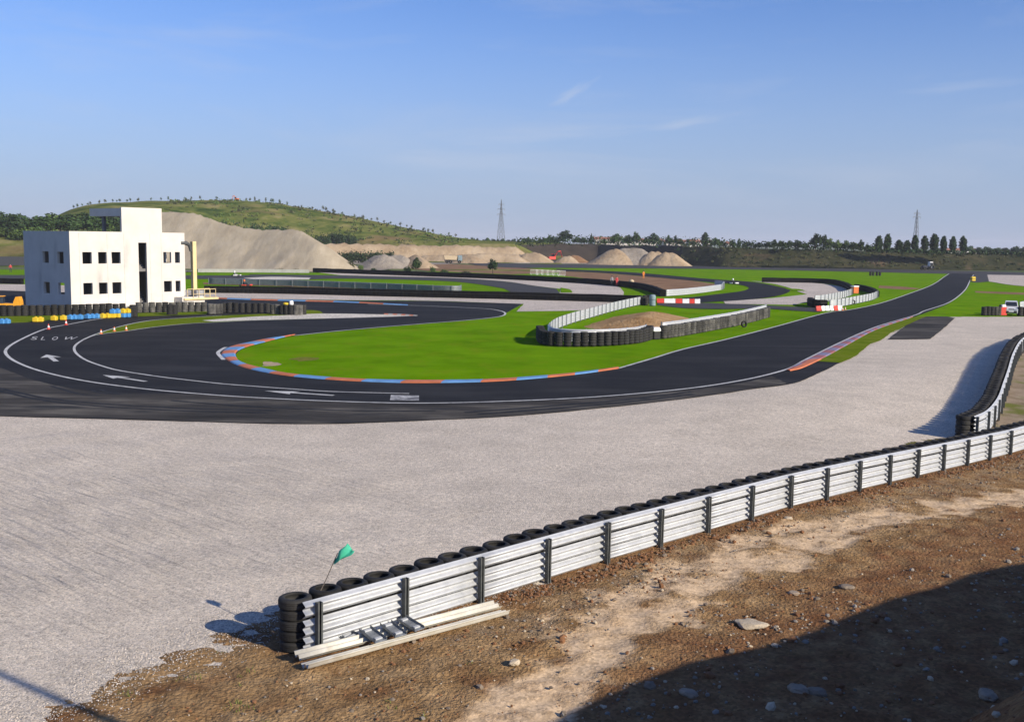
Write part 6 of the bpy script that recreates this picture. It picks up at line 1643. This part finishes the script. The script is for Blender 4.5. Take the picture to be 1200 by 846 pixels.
# pale band of moisture low over the horizon
mr = N.new('ShaderNodeMapRange'); mr.interpolation_type = 'SMOOTHSTEP'; L.new(sx_.outputs['Z'], mr.inputs['Value'])
mr.inputs['From Min'].default_value = -0.02; mr.inputs['From Max'].default_value = 0.24; mr.inputs['To Min'].default_value = 0.9; mr.inputs['To Max'].default_value = 0.0
hz_ = N.new('ShaderNodeMixRGB'); L.new(mr.outputs[0], hz_.inputs['Fac']); L.new(tint.outputs[0], hz_.inputs['Color1']); hz_.inputs['Color2'].default_value = (3.35, 4.1, 5.75, 1)
# thin high cirrus
mp = N.new('ShaderNodeMapping'); L.new(tc.outputs['Generated'], mp.inputs['Vector']); mp.inputs['Scale'].default_value = (2.2, 2.2, 13); mp.inputs['Rotation'].default_value = (0, R(6), R(20))
nz = N.new('ShaderNodeTexNoise'); nz.inputs['Scale'].default_value = 1.7; nz.inputs['Detail'].default_value = 7; nz.inputs['Roughness'].default_value = .62; nz.inputs['Distortion'].default_value = .5
L.new(mp.outputs[0], nz.inputs['Vector'])
mc_ = N.new('ShaderNodeMapRange'); L.new(nz.outputs['Fac'], mc_.inputs['Value']); mc_.inputs['From Min'].default_value = .5; mc_.inputs['From Max'].default_value = .82; mc_.inputs['To Max'].default_value = .3
ci = N.new('ShaderNodeMixRGB'); L.new(mc_.outputs[0], ci.inputs['Fac']); L.new(hz_.outputs[0], ci.inputs['Color1']); ci.inputs['Color2'].default_value = (5.2, 5.6, 6.6, 1)
out = ci.outputs[0]
for wx, wy, wid, hgt, ang, amt in ((669, 110, .028, .006, 28, .3), (805, 144, .045, .0055, 9, .24), (1130, 101, .06, .006, 3, .16), (640, 158, .12, .010, 4, .2), (560, 190, .16, .012, -3, .2)):
    c = ray(wx, wy).normalized()
    su = N.new('ShaderNodeVectorMath'); su.operation = 'SUBTRACT'; L.new(tc.outputs['Generated'], su.inputs[0]); su.inputs[1].default_value = tuple(c)
    m1 = N.new('ShaderNodeMapping'); m1.vector_type = 'TEXTURE'; L.new(su.outputs[0], m1.inputs['Vector']); m1.inputs['Rotation'].default_value = (0, R(-ang), 0); m1.inputs['Scale'].default_value = (wid, 1, hgt)
    nw = N.new('ShaderNodeTexNoise'); nw.inputs['Scale'].default_value = 1.6; nw.inputs['Detail'].default_value = 6; L.new(m1.outputs[0], nw.inputs['Vector'])
    le = N.new('ShaderNodeVectorMath'); le.operation = 'LENGTH'; L.new(m1.outputs[0], le.inputs[0])
    ad = N.new('ShaderNodeMath'); ad.operation = 'MULTIPLY_ADD'; L.new(nw.outputs['Fac'], ad.inputs[0]); ad.inputs[1].default_value = -1.8; L.new(le.outputs['Value'], ad.inputs[2])
    mw = N.new('ShaderNodeMapRange'); mw.interpolation_type = 'SMOOTHSTEP'; L.new(ad.outputs[0], mw.inputs['Value']); mw.inputs['From Min'].default_value = -.9; mw.inputs['From Max'].default_value = .1; mw.inputs['To Min'].default_value = amt; mw.inputs['To Max'].default_value = 0
    mx = N.new('ShaderNodeMixRGB'); L.new(mw.outputs[0], mx.inputs['Fac']); L.new(out, mx.inputs['Color1']); mx.inputs['Color2'].default_value = (5.4, 5.9, 7.0, 1)
    out = mx.outputs[0]
L.new(out, bg.inputs['Color'])
bg.inputs['Strength'].default_value = 0.085
sd_ = bpy.data.lights.new('sun', 'SUN'); sd_.energy = 5.0; sd_.angle = R(0.5); sd_.color = (1.0, 0.89, 0.735)
so = bpy.data.objects.new('sun', sd_); COL.objects.link(so)
so.rotation_euler = SUNDIR.to_track_quat('Z', 'Y').to_euler()
vs = scene.view_settings
scene.display_settings.display_device = 'sRGB'
vs.view_transform = 'Standard'; vs.look = 'None'; vs.exposure = 0.38; vs.gamma = 1.0; vs.use_curve_mapping = False
scene.render.engine = 'CYCLES'
scene.cycles.max_bounces = 6; scene.cycles.diffuse_bounces = 3; scene.cycles.glossy_bounces = 3
scene.cycles.use_denoising = True
scene.cycles.volume_bounces = 0

# summer air: even haze over the whole plain
mb = MB(); mb.box((0, 0, 23), (13000, 13000, 50))
hz = mb.build('haze', bpy.data.materials.new('haze_air')); tag(hz, kind='stuff')
m = hz.data.materials[0]; m.use_nodes = True; nt = m.node_tree; nt.nodes.remove(nt.nodes['Principled BSDF'])
pv = nt.nodes.new('ShaderNodeVolumePrincipled'); pv.inputs['Color'].default_value = (0.86, 0.9, 1.0, 1); pv.inputs['Density'].default_value = 0.00016
nt.links.new(pv.outputs[0], nt.nodes['Material Output'].inputs['Volume'])
